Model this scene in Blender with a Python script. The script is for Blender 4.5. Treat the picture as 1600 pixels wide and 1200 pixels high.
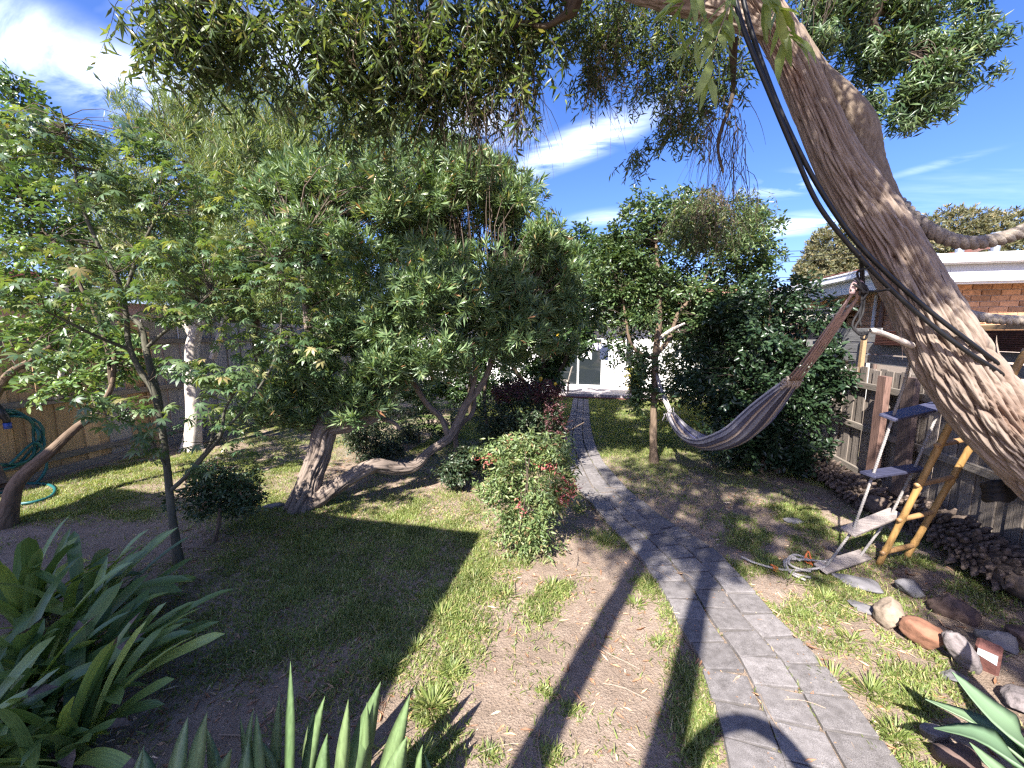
import bpy, bmesh, math, random
import numpy as np
from math import sin, cos, radians, pi, sqrt, atan2
from mathutils import Vector, Matrix

random.seed(7)
rng = np.random.default_rng(7)
scene = bpy.context.scene
for o in list(bpy.data.objects): bpy.data.objects.remove(o)
COL = scene.collection

# ------------------------------------------------------------------ camera
F, PITCH, YAW, H = 600.0, radians(7.7), radians(13.1), 2.3      # focal length in photo pixels (1600 wide)
FW = np.array([-sin(YAW)*cos(PITCH), cos(YAW)*cos(PITCH), -sin(PITCH)])
RT = np.array([cos(YAW), sin(YAW), 0.0])
UP = np.cross(RT, FW)
CP = np.array([0, 0, H])
cam_d = bpy.data.cameras.new('camera'); cam = bpy.data.objects.new('camera', cam_d); COL.objects.link(cam)
cam_d.sensor_width = 36; cam_d.lens = 36*F/1600; cam_d.clip_start = .05; cam_d.clip_end = 2000
M = Matrix(((RT[0], UP[0], -FW[0]), (RT[1], UP[1], -FW[1]), (RT[2], UP[2], -FW[2]))).to_4x4()
M.translation = Vector(CP); cam.matrix_world = M
scene.camera = cam

# ------------------------------------------------------------------ sky and sun
SUN_EL, SUN_AZ = radians(44), radians(19.1)                      # light travels towards +Y, turned 19 degrees to +X
LDIR = Vector((sin(SUN_AZ)*cos(SUN_EL), cos(SUN_AZ)*cos(SUN_EL), -sin(SUN_EL)))
sl = bpy.data.lights.new('sun', 'SUN'); sl.energy = 4.5; sl.angle = radians(.55); sl.color = (1, .955, .89)
so = bpy.data.objects.new('sun', sl); COL.objects.link(so)
so.rotation_euler = LDIR.to_track_quat('-Z', 'Y').to_euler(); so.location = (-4, -12, 14)
world = bpy.data.worlds.new('World'); scene.world = world; world.use_nodes = True
wn, wl = world.node_tree.nodes, world.node_tree.links
bg = wn['Background']
sky = wn.new('ShaderNodeTexSky'); sky.sky_type = 'NISHITA'; sky.sun_disc = False
sky.sun_elevation = SUN_EL; sky.sun_rotation = pi + SUN_AZ; sky.air_density = 1.0; sky.dust_density = 1.2; sky.ozone_density = 4.0
tc = wn.new('ShaderNodeTexCoord')
def wmath(op, a, b=None, c=None):
    n = wn.new('ShaderNodeMath'); n.operation = op
    for i, v in enumerate((a, b, c)):
        if v is None: continue
        if isinstance(v, (int, float)): n.inputs[i].default_value = v
        else: wl.new(v, n.inputs[i])
    return n.outputs[0]
sepw = wn.new('ShaderNodeSeparateXYZ'); wl.new(tc.outputs['Generated'], sepw.inputs[0])
zz = wmath('ADD', wmath('MAXIMUM', sepw.outputs[2], 0.0), .10)
cu, cv = wmath('DIVIDE', sepw.outputs[0], zz), wmath('DIVIDE', sepw.outputs[1], zz)
cmb = wn.new('ShaderNodeCombineXYZ'); wl.new(cu, cmb.inputs[0]); wl.new(cv, cmb.inputs[1])
def cloud_noise(rot, scale, loc, sc, det, dist):
    m = wn.new('ShaderNodeMapping'); wl.new(cmb.outputs[0], m.inputs[0]); m.inputs['Rotation'].default_value = (0, 0, radians(rot)); m.inputs['Scale'].default_value = scale; m.inputs['Location'].default_value = loc
    n = wn.new('ShaderNodeTexNoise'); n.inputs['Scale'].default_value = sc; n.inputs['Detail'].default_value = det; n.inputs['Roughness'].default_value = .6; n.inputs['Distortion'].default_value = dist
    wl.new(m.outputs[0], n.inputs['Vector']); return n.outputs[0]
def sky_uv(x, y):
    r = FW + RT*((x-800)/F) + UP*((600-y)/F); r = r/np.linalg.norm(r); z = max(r[2], 0)+.10; return r[0]/z, r[1]/z
streak = cloud_noise(-20, (.8, 2.6, 1), (.35, .9, 0), 1.3, 8, 1.2)
r1 = wn.new('ShaderNodeMapRange'); r1.inputs[1].default_value = .34; r1.inputs[2].default_value = .72; wl.new(streak, r1.inputs[0])
veil = cloud_noise(25, (.3, .8, 1), (1.7, .2, 0), 1.0, 6, .6)
r2 = wn.new('ShaderNodeMapRange'); r2.inputs[1].default_value = .55; r2.inputs[2].default_value = .80; r2.inputs[4].default_value = .4; wl.new(veil, r2.inputs[0])
mask = r2.outputs[0]
# banks of cirrus: (point, point it trails to, width, weight)
for (p, q, wd, wt) in (((-60, 30), (330, 200), .24, 1.0), ((815, 270), (985, 190), .13, 1.0), ((690, 195), (790, 195), .2, .8), ((440, 60), (470, 110), .18, .6), ((1195, 292), (1290, 284), .16, .8), ((1190, 358), (1300, 346), .22, .8), ((905, 345), (985, 335), .14, .45), ((1400, 275), (1530, 240), .05, .25)):
    a, b = sky_uv(*p), sky_uv(*q); cx, cyy = (a[0]+b[0])/2, (a[1]+b[1])/2; L_ = math.hypot(b[0]-a[0], b[1]-a[1]); th = atan2(b[1]-a[1], b[0]-a[0])
    sb = wn.new('ShaderNodeVectorMath'); sb.operation = 'SUBTRACT'; wl.new(cmb.outputs[0], sb.inputs[0]); sb.inputs[1].default_value = (cx, cyy, 0)
    rt_ = wn.new('ShaderNodeMapping'); rt_.vector_type = 'POINT'; wl.new(sb.outputs[0], rt_.inputs[0]); rt_.inputs['Rotation'].default_value = (0, 0, -th)
    dv = wn.new('ShaderNodeVectorMath'); dv.operation = 'MULTIPLY'; wl.new(rt_.outputs[0], dv.inputs[0]); dv.inputs[1].default_value = (1/(L_*.62+wd*.5), 1/wd, 0)
    ln_ = wn.new('ShaderNodeVectorMath'); ln_.operation = 'LENGTH'; wl.new(dv.outputs[0], ln_.inputs[0])
    fo = wn.new('ShaderNodeMapRange'); fo.interpolation_type = 'SMOOTHSTEP'; fo.inputs[1].default_value = 0; fo.inputs[2].default_value = 1.35; fo.inputs[3].default_value = wt; fo.inputs[4].default_value = 0; wl.new(ln_.outputs['Value'], fo.inputs[0])
    mask = wmath('MAXIMUM', mask, fo.outputs[0])
cl = wmath('MULTIPLY', r1.outputs[0], mask)
cl = wmath('MINIMUM', wmath('MULTIPLY', cl, 1.25), .97)
hs = wn.new('ShaderNodeHueSaturation'); hs.inputs['Saturation'].default_value = 1.13; hs.inputs['Value'].default_value = 1.0
skt = wn.new('ShaderNodeMixRGB'); skt.blend_type = 'MULTIPLY'; skt.inputs[0].default_value = 1; skt.inputs[2].default_value = (.63, .61, .80, 1); wl.new(sky.outputs[0], skt.inputs[1]); wl.new(skt.outputs[0], hs.inputs['Color'])
mixw = wn.new('ShaderNodeMixRGB'); wl.new(cl, mixw.inputs[0]); wl.new(hs.outputs[0], mixw.inputs[1]); mixw.inputs[2].default_value = (8.0, 8.6, 9.6, 1)
wl.new(mixw.outputs[0], bg.inputs['Color']); bg.inputs['Strength'].default_value = .10
scene.view_settings.view_transform = 'Standard'; scene.view_settings.look = 'None'
scene.view_settings.gamma = 1; scene.view_settings.exposure = 1.92
scene.render.engine = 'CYCLES'
cy = scene.cycles
cy.max_bounces = 7; cy.diffuse_bounces = 4; cy.glossy_bounces = 2; cy.transmission_bounces = 5; cy.transparent_max_bounces = 6
cy.use_denoising = False; cy.sample_clamp_indirect = 4.0; cy.caustics_reflective = False; cy.caustics_refractive = False
cy.use_adaptive_sampling = False; cy.filter_width = 1.35

# ------------------------------------------------------------------ where a sight line meets a plane of the place
def ray(x, y): return FW + RT*((x-800)/F) + UP*((600-y)/F)
def W(x, y, d): return CP + ray(x, y)*d
def G(x, y, z=0.0):
    r = ray(x, y); return CP + r*((z-H)/r[2])
def PX(x, y, X):
    r = ray(x, y); return CP + r*(X/r[0])
def PY(x, y, Y):
    r = ray(x, y); return CP + r*(Y/r[1])

# ------------------------------------------------------------------ noise (numpy)
_perm = np.random.default_rng(3).permutation(512); _perm = np.concatenate([_perm, _perm, _perm])
_grad = np.random.default_rng(4).normal(size=(512, 3)); _grad /= np.linalg.norm(_grad, axis=1)[:, None]
def noise3(p):
    p = np.asarray(p, float); i = np.floor(p).astype(int); f = p - i; u = f*f*f*(f*(f*6-15)+10); i &= 255
    out = 0
    for dx in (0, 1):
        for dy in (0, 1):
            for dz in (0, 1):
                h = _perm[_perm[_perm[i[:, 0]+dx] + i[:, 1]+dy & 511] + i[:, 2]+dz & 511] & 511
                g = (_grad[h]*(f - np.array([dx, dy, dz]))).sum(1)
                w = (u[:, 0] if dx else 1-u[:, 0])*(u[:, 1] if dy else 1-u[:, 1])*(u[:, 2] if dz else 1-u[:, 2])
                out = out + g*w
    return out*1.6
def fbm(p, o=3):
    a, s, t = 1.0, 1.0, 0
    for _ in range(o): t = t + a*noise3(np.asarray(p)*s); a *= .5; s *= 2.03
    return t

# ------------------------------------------------------------------ objects
def link(o): COL.objects.link(o); return o
def mesh_np(name, V, Fs, smooth=False, uv=None, attr=None, midx=None):
    me = bpy.data.meshes.new(name)
    V = np.asarray(V, np.float32); Fs = np.asarray(Fs, np.int32); k = Fs.shape[1]; n = len(Fs)
    me.vertices.add(len(V)); me.vertices.foreach_set('co', V.ravel())
    me.loops.add(n*k); me.loops.foreach_set('vertex_index', Fs.ravel())
    me.polygons.add(n); me.polygons.foreach_set('loop_start', np.arange(0, n*k, k, dtype=np.int32))
    if midx is not None: me.polygons.foreach_set('material_index', np.asarray(midx, np.int32))
    me.update(calc_edges=True)
    if smooth: me.polygons.foreach_set('use_smooth', np.ones(n, bool))
    if uv is not None:
        l = me.uv_layers.new(name='UVMap'); l.data.foreach_set('uv', np.asarray(uv, np.float32)[Fs.ravel()].ravel())
    if attr is not None:
        a = me.attributes.new('ridge', 'FLOAT', 'POINT'); a.data.foreach_set('value', np.asarray(attr, np.float32))
    return me
def put(name, me, mats, parent=None, loc=None):
    o = bpy.data.objects.new(name, me); link(o)
    if not isinstance(mats, (list, tuple)): mats = [mats]
    if me is not None and len(me.materials) == 0:
        for m in mats: me.materials.append(m)
    if parent is not None: o.parent = parent; o.matrix_parent_inverse = Matrix.Translation(-Vector(parent.location))
    if loc is not None: o.location = loc
    return o
def tag(o, label=None, cat=None, group=None, kind=None):
    if label: o['label'] = label
    if cat: o['category'] = cat
    if group: o['group'] = group
    if kind: o['kind'] = kind
    return o
def thing(name, loc, label, cat, group=None):
    o = bpy.data.objects.new(name, None); link(o); o.location = tuple(loc); o.empty_display_size = .1
    return tag(o, label, cat, group)

class MB:
    """collects polygons (quads and tris) of one mesh"""
    def __init__(s): s.v, s.f, s.m, s.n = [], [], [], 0
    def add(s, V, Fs, mi=0):
        s.v.append(np.asarray(V, float)); 
        for f in Fs: s.f.append(tuple(i+s.n for i in f)); s.m.append(mi)
        s.n += len(V); return s
    def box(s, c, size, rot=None, mi=0, bev=0.0):
        x, y, z = [v/2 for v in size]
        if bev > 0:
            b = bev; V = []
            for sx in (-1, 1):
                for sy in (-1, 1):
                    for sz in (-1, 1):
                        V += [(sx*(x-b), sy*(y-b), sz*z), (sx*(x-b), sy*y, sz*(z-b)), (sx*x, sy*(y-b), sz*(z-b))]
            idx = lambda sx, sy, sz, k: (((sx > 0)*2+(sy > 0))*2+(sz > 0))*3+k
            Fs = []
            for sz in (-1, 1):
                q = [idx(-1, -1, sz, 0), idx(1, -1, sz, 0), idx(1, 1, sz, 0), idx(-1, 1, sz, 0)]; Fs.append(q if sz > 0 else q[::-1])
            for sy in (-1, 1):
                q = [idx(-1, sy, -1, 1), idx(1, sy, -1, 1), idx(1, sy, 1, 1), idx(-1, sy, 1, 1)]; Fs.append(q if sy < 0 else q[::-1])
            for sx in (-1, 1):
                q = [idx(sx, -1, -1, 2), idx(sx, 1, -1, 2), idx(sx, 1, 1, 2), idx(sx, -1, 1, 2)]; Fs.append(q if sx > 0 else q[::-1])
            for sy in (-1, 1):
                for sz in (-1, 1): Fs.append([idx(-1, sy, sz, 0), idx(1, sy, sz, 0), idx(1, sy, sz, 1), idx(-1, sy, sz, 1)])
            for sx in (-1, 1):
                for sz in (-1, 1): Fs.append([idx(sx, -1, sz, 0), idx(sx, 1, sz, 0), idx(sx, 1, sz, 2), idx(sx, -1, sz, 2)])
            for sx in (-1, 1):
                for sy in (-1, 1): Fs.append([idx(sx, sy, -1, 1), idx(sx, sy, 1, 1), idx(sx, sy, 1, 2), idx(sx, sy, -1, 2)])
            for sx in (-1, 1):
                for sy in (-1, 1):
                    for sz in (-1, 1): Fs.append([idx(sx, sy, sz, 0), idx(sx, sy, sz, 1), idx(sx, sy, sz, 2)])
        else:
            V = [(-x, -y, -z), (x, -y, -z), (x, y, -z), (-x, y, -z), (-x, -y, z), (x, -y, z), (x, y, z), (-x, y, z)]
            Fs = [(3, 2, 1, 0), (4, 5, 6, 7), (0, 1, 5, 4), (1, 2, 6, 5), (2, 3, 7, 6), (3, 0, 4, 7)]
        V = np.array(V, float)
        if rot is not None: V = V @ np.array(rot, float).T
        return s.add(V + np.array(c, float), Fs, mi)
    def tube(s, P, R, n=8, mi=0, cap=True):
        P = np.asarray(P, float); m = len(P); R = np.broadcast_to(np.asarray(R, float), (m,))
        T, A, B = frames_along(P)
        th = np.arange(n)*2*pi/n
        V = (P[:, None, :] + R[:, None, None]*(np.cos(th)[None, :, None]*A[:, None, :] + np.sin(th)[None, :, None]*B[:, None, :])).reshape(-1, 3)
        Fs = [(i*n+j, i*n+(j+1) % n, (i+1)*n+(j+1) % n, (i+1)*n+j) for i in range(m-1) for j in range(n)]
        if cap: Fs += [tuple(range(n))[::-1], tuple((m-1)*n+j for j in range(n))]
        return s.add(V, Fs, mi)
    def build(s, name, mats, parent=None, smooth=False, bevel_normals=False):
        me = bpy.data.meshes.new(name); me.from_pydata(np.concatenate(s.v).tolist(), [], s.f)
        if any(s.m): me.polygons.foreach_set('material_index', np.array(s.m, np.int32))
        if smooth: me.polygons.foreach_set('use_smooth', np.ones(len(s.f), bool))
        bm = bmesh.new(); bm.from_mesh(me); bmesh.ops.recalc_face_normals(bm, faces=bm.faces); bm.to_mesh(me); bm.free()
        me.update(); return put(name, me, mats, parent)

def unit(v): v = np.asarray(v, float); return v/np.maximum(np.linalg.norm(v, axis=-1, keepdims=True), 1e-9)
def frames_along(P):
    P = np.asarray(P, float); T = np.gradient(P, axis=0); T = unit(T)
    a = np.cross(T[0], (0, 0, 1.0))
    if np.linalg.norm(a) < .2: a = np.cross(T[0], (0, 1.0, 0))
    A = [unit(a)]
    for i in range(1, len(P)):
        a = A[-1] - T[i]*np.dot(A[-1], T[i]); A.append(unit(a))
    A = np.array(A); return T, A, np.cross(T, A)
def smooth_path(P, n):
    P = np.asarray(P, float)
    if len(P) == 2: t = np.linspace(0, 1, n)[:, None]; return P[0]*(1-t)+P[1]*t
    d = np.concatenate([[0], np.cumsum(np.linalg.norm(np.diff(P[:, :3], axis=0), axis=1))])
    Q = np.concatenate([[2*P[0]-P[1]], P, [2*P[-1]-P[-2]]]); out = []
    for t in np.linspace(0, d[-1], n):
        k = min(max(np.searchsorted(d, t, 'right')-1, 0), len(P)-2); u = (t-d[k])/max(d[k+1]-d[k], 1e-9)
        a, b, c, e = Q[k], Q[k+1], Q[k+2], Q[k+3]
        out.append(.5*((2*b)+(-a+c)*u+(2*a-5*b+4*c-e)*u*u+(-a+3*b-3*c+e)*u**3))
    return np.array(out)

# ------------------------------------------------------------------ materials
def new_mat(name):
    m = bpy.data.materials.new(name); m.use_nodes = True; nt = m.node_tree
    return m, nt.nodes, nt.links, nt.nodes['Principled BSDF']
def ramp(nd, stops):
    r = nd.new('ShaderNodeValToRGB'); e = r.color_ramp.elements
    while len(e) < len(stops): e.new(.5)
    for x, (p, c) in zip(e, stops): x.position = p; x.color = (*c, 1)
    return r
def rnd_src(nd, lk):
    g = nd.new('ShaderNodeNewGeometry'); oi = nd.new('ShaderNodeObjectInfo')
    a = nd.new('ShaderNodeMath'); a.operation = 'ADD'; lk.new(g.outputs['Random Per Island'], a.inputs[0]); lk.new(oi.outputs['Random'], a.inputs[1])
    f = nd.new('ShaderNodeMath'); f.operation = 'FRACT'; lk.new(a.outputs[0], f.inputs[0]); return f.outputs[0]
def leaf_mat(name, stops, rough=.42, trans=.3, ttint=(1.5, 1.45, .6), spec=.5, gain=1.5, vein=None):
    stops = [(p, tuple(min(.8, c*gain) for c in col)) for p, col in stops]
    m, nd, lk, b = new_mat(name)
    r = ramp(nd, stops); r.color_ramp.interpolation = 'LINEAR'; lk.new(rnd_src(nd, lk), r.inputs[0])
    nz = nd.new('ShaderNodeTexNoise'); nz.inputs['Scale'].default_value = 3.0; t = nd.new('ShaderNodeTexCoord'); lk.new(t.outputs['Object'], nz.inputs['Vector'])
    if vein: mp = nd.new('ShaderNodeMapping'); mp.inputs['Scale'].default_value = vein; lk.new(t.outputs['Object'], mp.inputs[0]); lk.new(mp.outputs[0], nz.inputs['Vector']); nz.inputs['Detail'].default_value = 4
    mr = nd.new('ShaderNodeMapRange'); mr.inputs[1].default_value = .3; mr.inputs[2].default_value = .7; mr.inputs[3].default_value = .78; mr.inputs[4].default_value = 1.25; lk.new(nz.outputs[0], mr.inputs[0])
    mu = nd.new('ShaderNodeMixRGB'); mu.blend_type = 'MULTIPLY'; mu.inputs[0].default_value = 1; lk.new(r.outputs[0], mu.inputs[1]); lk.new(mr.outputs[0], mu.inputs[2])
    lk.new(mu.outputs[0], b.inputs['Base Color']); b.inputs['Roughness'].default_value = rough; b.inputs['Specular IOR Level'].default_value = spec
    tr = nd.new('ShaderNodeBsdfTranslucent'); tm = nd.new('ShaderNodeMixRGB'); tm.blend_type = 'MULTIPLY'; tm.inputs[0].default_value = 1; tm.inputs[2].default_value = (*ttint, 1)
    lk.new(mu.outputs[0], tm.inputs[1]); lk.new(tm.outputs[0], tr.inputs['Color'])
    mx = nd.new('ShaderNodeMixShader'); mx.inputs[0].default_value = trans; lk.new(b.outputs[0], mx.inputs[1]); lk.new(tr.outputs[0], mx.inputs[2])
    lk.new(mx.outputs[0], nd['Material Output'].inputs['Surface']); return m
def plain(name, c, rough=.6, var=.12, scale=14, stretch=(1, 1, 1), bump=.0, metal=0, rnd=.15, spec=.4, c2=None):
    """a colour with grain in object space and a little change from piece to piece"""
    m, nd, lk, b = new_mat(name); t = nd.new('ShaderNodeTexCoord'); mp = nd.new('ShaderNodeMapping'); mp.inputs['Scale'].default_value = stretch
    lk.new(t.outputs['Object'], mp.inputs[0]); oi = nd.new('ShaderNodeObjectInfo')
    off = nd.new('ShaderNodeVectorMath'); off.operation = 'ADD'; lk.new(mp.outputs[0], off.inputs[0])
    sc = nd.new('ShaderNodeVectorMath'); sc.operation = 'SCALE'; sc.inputs[0].default_value = (37, 91, 53); lk.new(oi.outputs['Random'], sc.inputs['Scale']); lk.new(sc.outputs[0], off.inputs[1])
    nz = nd.new('ShaderNodeTexNoise'); nz.inputs['Scale'].default_value = scale; nz.inputs['Detail'].default_value = 6; nz.inputs['Roughness'].default_value = .65; lk.new(off.outputs[0], nz.inputs['Vector'])
    c2 = c2 or tuple(x*(1-2.2*var) for x in c); c1 = tuple(min(1, x*(1+1.4*var)) for x in c)
    r = ramp(nd, [(.28, c2), (.5, c), (.75, c1)]); lk.new(nz.outputs[0], r.inputs[0])
    mr = nd.new('ShaderNodeMapRange'); mr.inputs[3].default_value = 1-rnd; mr.inputs[4].default_value = 1+rnd; lk.new(oi.outputs['Random'], mr.inputs[0])
    mu = nd.new('ShaderNodeMixRGB'); mu.blend_type = 'MULTIPLY'; mu.inputs[0].default_value = 1; lk.new(r.outputs[0], mu.inputs[1]); lk.new(mr.outputs[0], mu.inputs[2])
    lk.new(mu.outputs[0], b.inputs['Base Color']); b.inputs['Roughness'].default_value = rough; b.inputs['Metallic'].default_value = metal; b.inputs['Specular IOR Level'].default_value = spec
    if bump > 0:
        bp = nd.new('ShaderNodeBump'); bp.inputs['Strength'].default_value = bump; bp.inputs['Distance'].default_value = .02; lk.new(nz.outputs[0], bp.inputs['Height']); lk.new(bp.outputs[0], b.inputs['Normal'])
    return m
def bark_mat(name, ridge, furrow, fine=40, red=None):
    m, nd, lk, b = new_mat(name); at = nd.new('ShaderNodeAttribute'); at.attribute_name = 'ridge'
    uv = nd.new('ShaderNodeUVMap'); mp = nd.new('ShaderNodeMapping'); mp.inputs['Scale'].default_value = (1, .16, 1); lk.new(uv.outputs[0], mp.inputs[0])
    nz = nd.new('ShaderNodeTexNoise'); nz.inputs['Scale'].default_value = fine; nz.inputs['Detail'].default_value = 7; nz.inputs['Roughness'].default_value = .7; lk.new(mp.outputs[0], nz.inputs['Vector'])
    r = ramp(nd, [(.0, furrow), (.35, tuple(.55*a+.45*c for a, c in zip(ridge, furrow))), (.75, ridge), (1, tuple(min(1, x*1.25) for x in ridge))])
    ad = nd.new('ShaderNodeMath'); ad.operation = 'MULTIPLY_ADD'; lk.new(nz.outputs[0], ad.inputs[0]); ad.inputs[1].default_value = .55; lk.new(at.outputs['Fac'], ad.inputs[2])
    sb = nd.new('ShaderNodeMath'); sb.operation = 'SUBTRACT'; lk.new(ad.outputs[0], sb.inputs[0]); sb.inputs[1].default_value = .27; lk.new(sb.outputs[0], r.inputs[0])
    col = r.outputs[0]
    if red:
        n2 = nd.new('ShaderNodeTexNoise'); n2.inputs['Scale'].default_value = 3.2; n2.inputs['Detail'].default_value = 4; lk.new(mp.outputs[0], n2.inputs['Vector'])
        mr = nd.new('ShaderNodeMapRange'); mr.inputs[1].default_value = .55; mr.inputs[2].default_value = .72; mr.inputs[4].default_value = .6; lk.new(n2.outputs[0], mr.inputs[0])
        mx = nd.new('ShaderNodeMixRGB'); lk.new(mr.outputs[0], mx.inputs[0]); lk.new(col, mx.inputs[1]); mx.inputs[2].default_value = (*red, 1); col = mx.outputs[0]
    lk.new(col, b.inputs['Base Color']); b.inputs['Roughness'].default_value = .9; b.inputs['Specular IOR Level'].default_value = .15
    bp = nd.new('ShaderNodeBump'); bp.inputs['Strength'].default_value = .7; bp.inputs['Distance'].default_value = .012; lk.new(nz.outputs[0], bp.inputs['Height']); lk.new(bp.outputs[0], b.inputs['Normal'])
    return m

MT = {}
MT['callis'] = leaf_mat('bottlebrush_leaf', [(0, (.030, .052, .024)), (.45, (.058, .095, .038)), (.8, (.095, .135, .055)), (.97, (.14, .17, .075)), (1, (.22, .10, .05))], .42, .25, spec=.6, gain=1.9)
MT['needle'] = leaf_mat('needle_leaf', [(0, (.055, .085, .040)), (.5, (.105, .145, .062)), (.9, (.16, .19, .085)), (1, (.22, .18, .09))], .45, .3)
MT['willow'] = leaf_mat('willow_leaf', [(0, (.035, .055, .022)), (.5, (.06, .09, .032)), (.9, (.11, .14, .055)), (1, (.16, .15, .06))], .38, .34)
MT['willow_dry'] = leaf_mat('dry_twig_leaf', [(0, (.10, .075, .05)), (1, (.22, .16, .11))], .7, .15, (1.1, 1, .8))
MT['willow_big'] = leaf_mat('young_willow_leaf', [(0, (.13, .17, .05)), (1, (.22, .26, .09))], .4, .5)
MT['maple'] = leaf_mat('maple_leaf', [(0, (.045, .088, .042)), (.45, (.075, .125, .050)), (.85, (.125, .175, .068)), (.985, (.19, .20, .08)), (1, (.24, .19, .08))], .40, .33, (1.6, 1.5, .55), spec=.6, gain=1.2)
MT['citrus'] = leaf_mat('citrus_leaf', [(0, (.04, .075, .025)), (.7, (.08, .13, .04)), (1, (.15, .19, .06))], .32, .25)
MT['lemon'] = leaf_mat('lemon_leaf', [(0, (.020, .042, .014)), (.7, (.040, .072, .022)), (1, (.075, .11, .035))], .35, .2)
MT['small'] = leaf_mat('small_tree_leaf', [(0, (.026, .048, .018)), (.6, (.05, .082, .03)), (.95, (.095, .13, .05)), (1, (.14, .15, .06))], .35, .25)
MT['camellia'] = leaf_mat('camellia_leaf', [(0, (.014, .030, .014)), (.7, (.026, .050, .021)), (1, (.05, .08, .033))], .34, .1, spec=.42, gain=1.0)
MT['hedge'] = leaf_mat('hedge_leaf', [(0, (.06, .085, .03)), (1, (.15, .17, .06))], .5, .3)
MT['nandina'] = leaf_mat('nandina_leaf', [(0, (.075, .115, .042)), (.5, (.125, .175, .062)), (.9, (.19, .22, .09)), (1, (.26, .16, .09))], .42, .3, gain=1.25)
MT['nandina_red'] = leaf_mat('red_nandina_leaf', [(0, (.20, .045, .045)), (.6, (.30, .09, .085)), (1, (.34, .17, .11))], .45, .3, (1.4, .8, .7))
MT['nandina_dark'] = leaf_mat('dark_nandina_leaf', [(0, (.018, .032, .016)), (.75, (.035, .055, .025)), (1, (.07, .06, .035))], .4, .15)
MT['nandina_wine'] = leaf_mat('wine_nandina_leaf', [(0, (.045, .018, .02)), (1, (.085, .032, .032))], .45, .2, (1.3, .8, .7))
MT['shrub'] = leaf_mat('round_shrub_leaf', [(0, (.02, .04, .018)), (.6, (.04, .068, .028)), (.9, (.07, .095, .04)), (1, (.14, .07, .04))], .4, .18)
MT['gum'] = leaf_mat('gum_leaf', [(0, (.06, .065, .036)), (.6, (.10, .10, .052)), (1, (.16, .125, .06))], .5, .25)
MT['strap'] = leaf_mat('strap_leaf', [(0, (.040, .066, .020)), (.6, (.068, .10, .029)), (.9, (.105, .14, .038)), (1, (.15, .18, .048))], .38, .2, spec=.5, gain=2.4, vein=(.6, 34, 2))
MT['iris'] = leaf_mat('iris_leaf', [(0, (.085, .135, .055)), (1, (.15, .20, .085))], .4, .32, vein=(26, 26, .5))
MT['agave'] = leaf_mat('agave_leaf', [(0, (.12, .19, .105)), (1, (.16, .23, .13))], .5, .06, spec=.3, gain=1.0)
MT['grass'] = leaf_mat('grass_blade', [(0, (.085, .125, .028)), (.45, (.16, .20, .055)), (.8, (.205, .24, .072)), (1, (.40, .33, .17))], .5, .4, gain=1.25)
MT['litter'] = leaf_mat('dry_leaf', [(0, (.13, .065, .035)), (.5, (.26, .14, .075)), (.9, (.38, .26, .16)), (1, (.46, .38, .28))], .7, .1, (1, 1, 1))
MT['bark_big'] = bark_mat('furrowed_bark', (.275, .218, .175), (.055, .026, .016), 38, (.18, .082, .045))
MT['bark_burl'] = bark_mat('smooth_old_bark', (.225, .175, .13), (.11, .08, .058), 60)
MT['bark_grey'] = bark_mat('grey_ridged_bark', (.225, .178, .145), (.045, .032, .024), 40)
MT['bark_dark'] = bark_mat('dark_bark', (.085, .065, .045), (.03, .022, .016), 40)
MT['bark_maple'] = bark_mat('maple_bark', (.10, .095, .07), (.05, .045, .03), 40)
MT['bark_pale'] = bark_mat('pale_bark', (.52, .46, .40), (.28, .23, .19), 25)
MT['bark_brown'] = bark_mat('brown_bark', (.16, .115, .08), (.07, .048, .032), 30)
MT['bark_strip'] = plain('loose_bark', (.27, .205, .16), .9, .3, 30, rnd=.1)
MT['twig'] = plain('twig_bark', (.085, .062, .045), .85)
MT['twig_pale'] = plain('pale_twig_bark', (.26, .20, .15), .85)
MT['fence_grey'] = plain('weathered_paling', (.36, .325, .29), .85, .22, 9, (6, 6, .55), .35, rnd=.22)
MT['fence_brown'] = plain('new_brown_paling', (.48, .32, .17), .75, .16, 9, (6, 6, .5), .25, rnd=.2)
MT['fence_dim'] = plain('old_dark_paling', (.215, .18, .15), .85, .22, 9, (6, 6, .55), .4, rnd=.22)
MT['rail'] = plain('weathered_rail', (.20, .172, .142), .85, .2, 9, (6, .5, 6), .35)
MT['red_post'] = plain('red_gum_post', (.20, .118, .092), .8, .2, 9, (6, 6, .5), .35)
MT['brown_post'] = plain('brown_old_post', (.145, .10, .082), .8, .22, 9, (6, 6, .5), .35)
MT['grey_board'] = plain('grey_board', (.175, .172, .17), .8, .16, 7, (6, .5, 6), .25)
MT['merbau'] = plain('dark_red_decking', (.085, .032, .025), .5, .2, 8, (6, .5, 6), .15)
MT['timber'] = plain('yellow_timber', (.33, .22, .12), .7, .14, 9, (6, .5, 6), .2)

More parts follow.
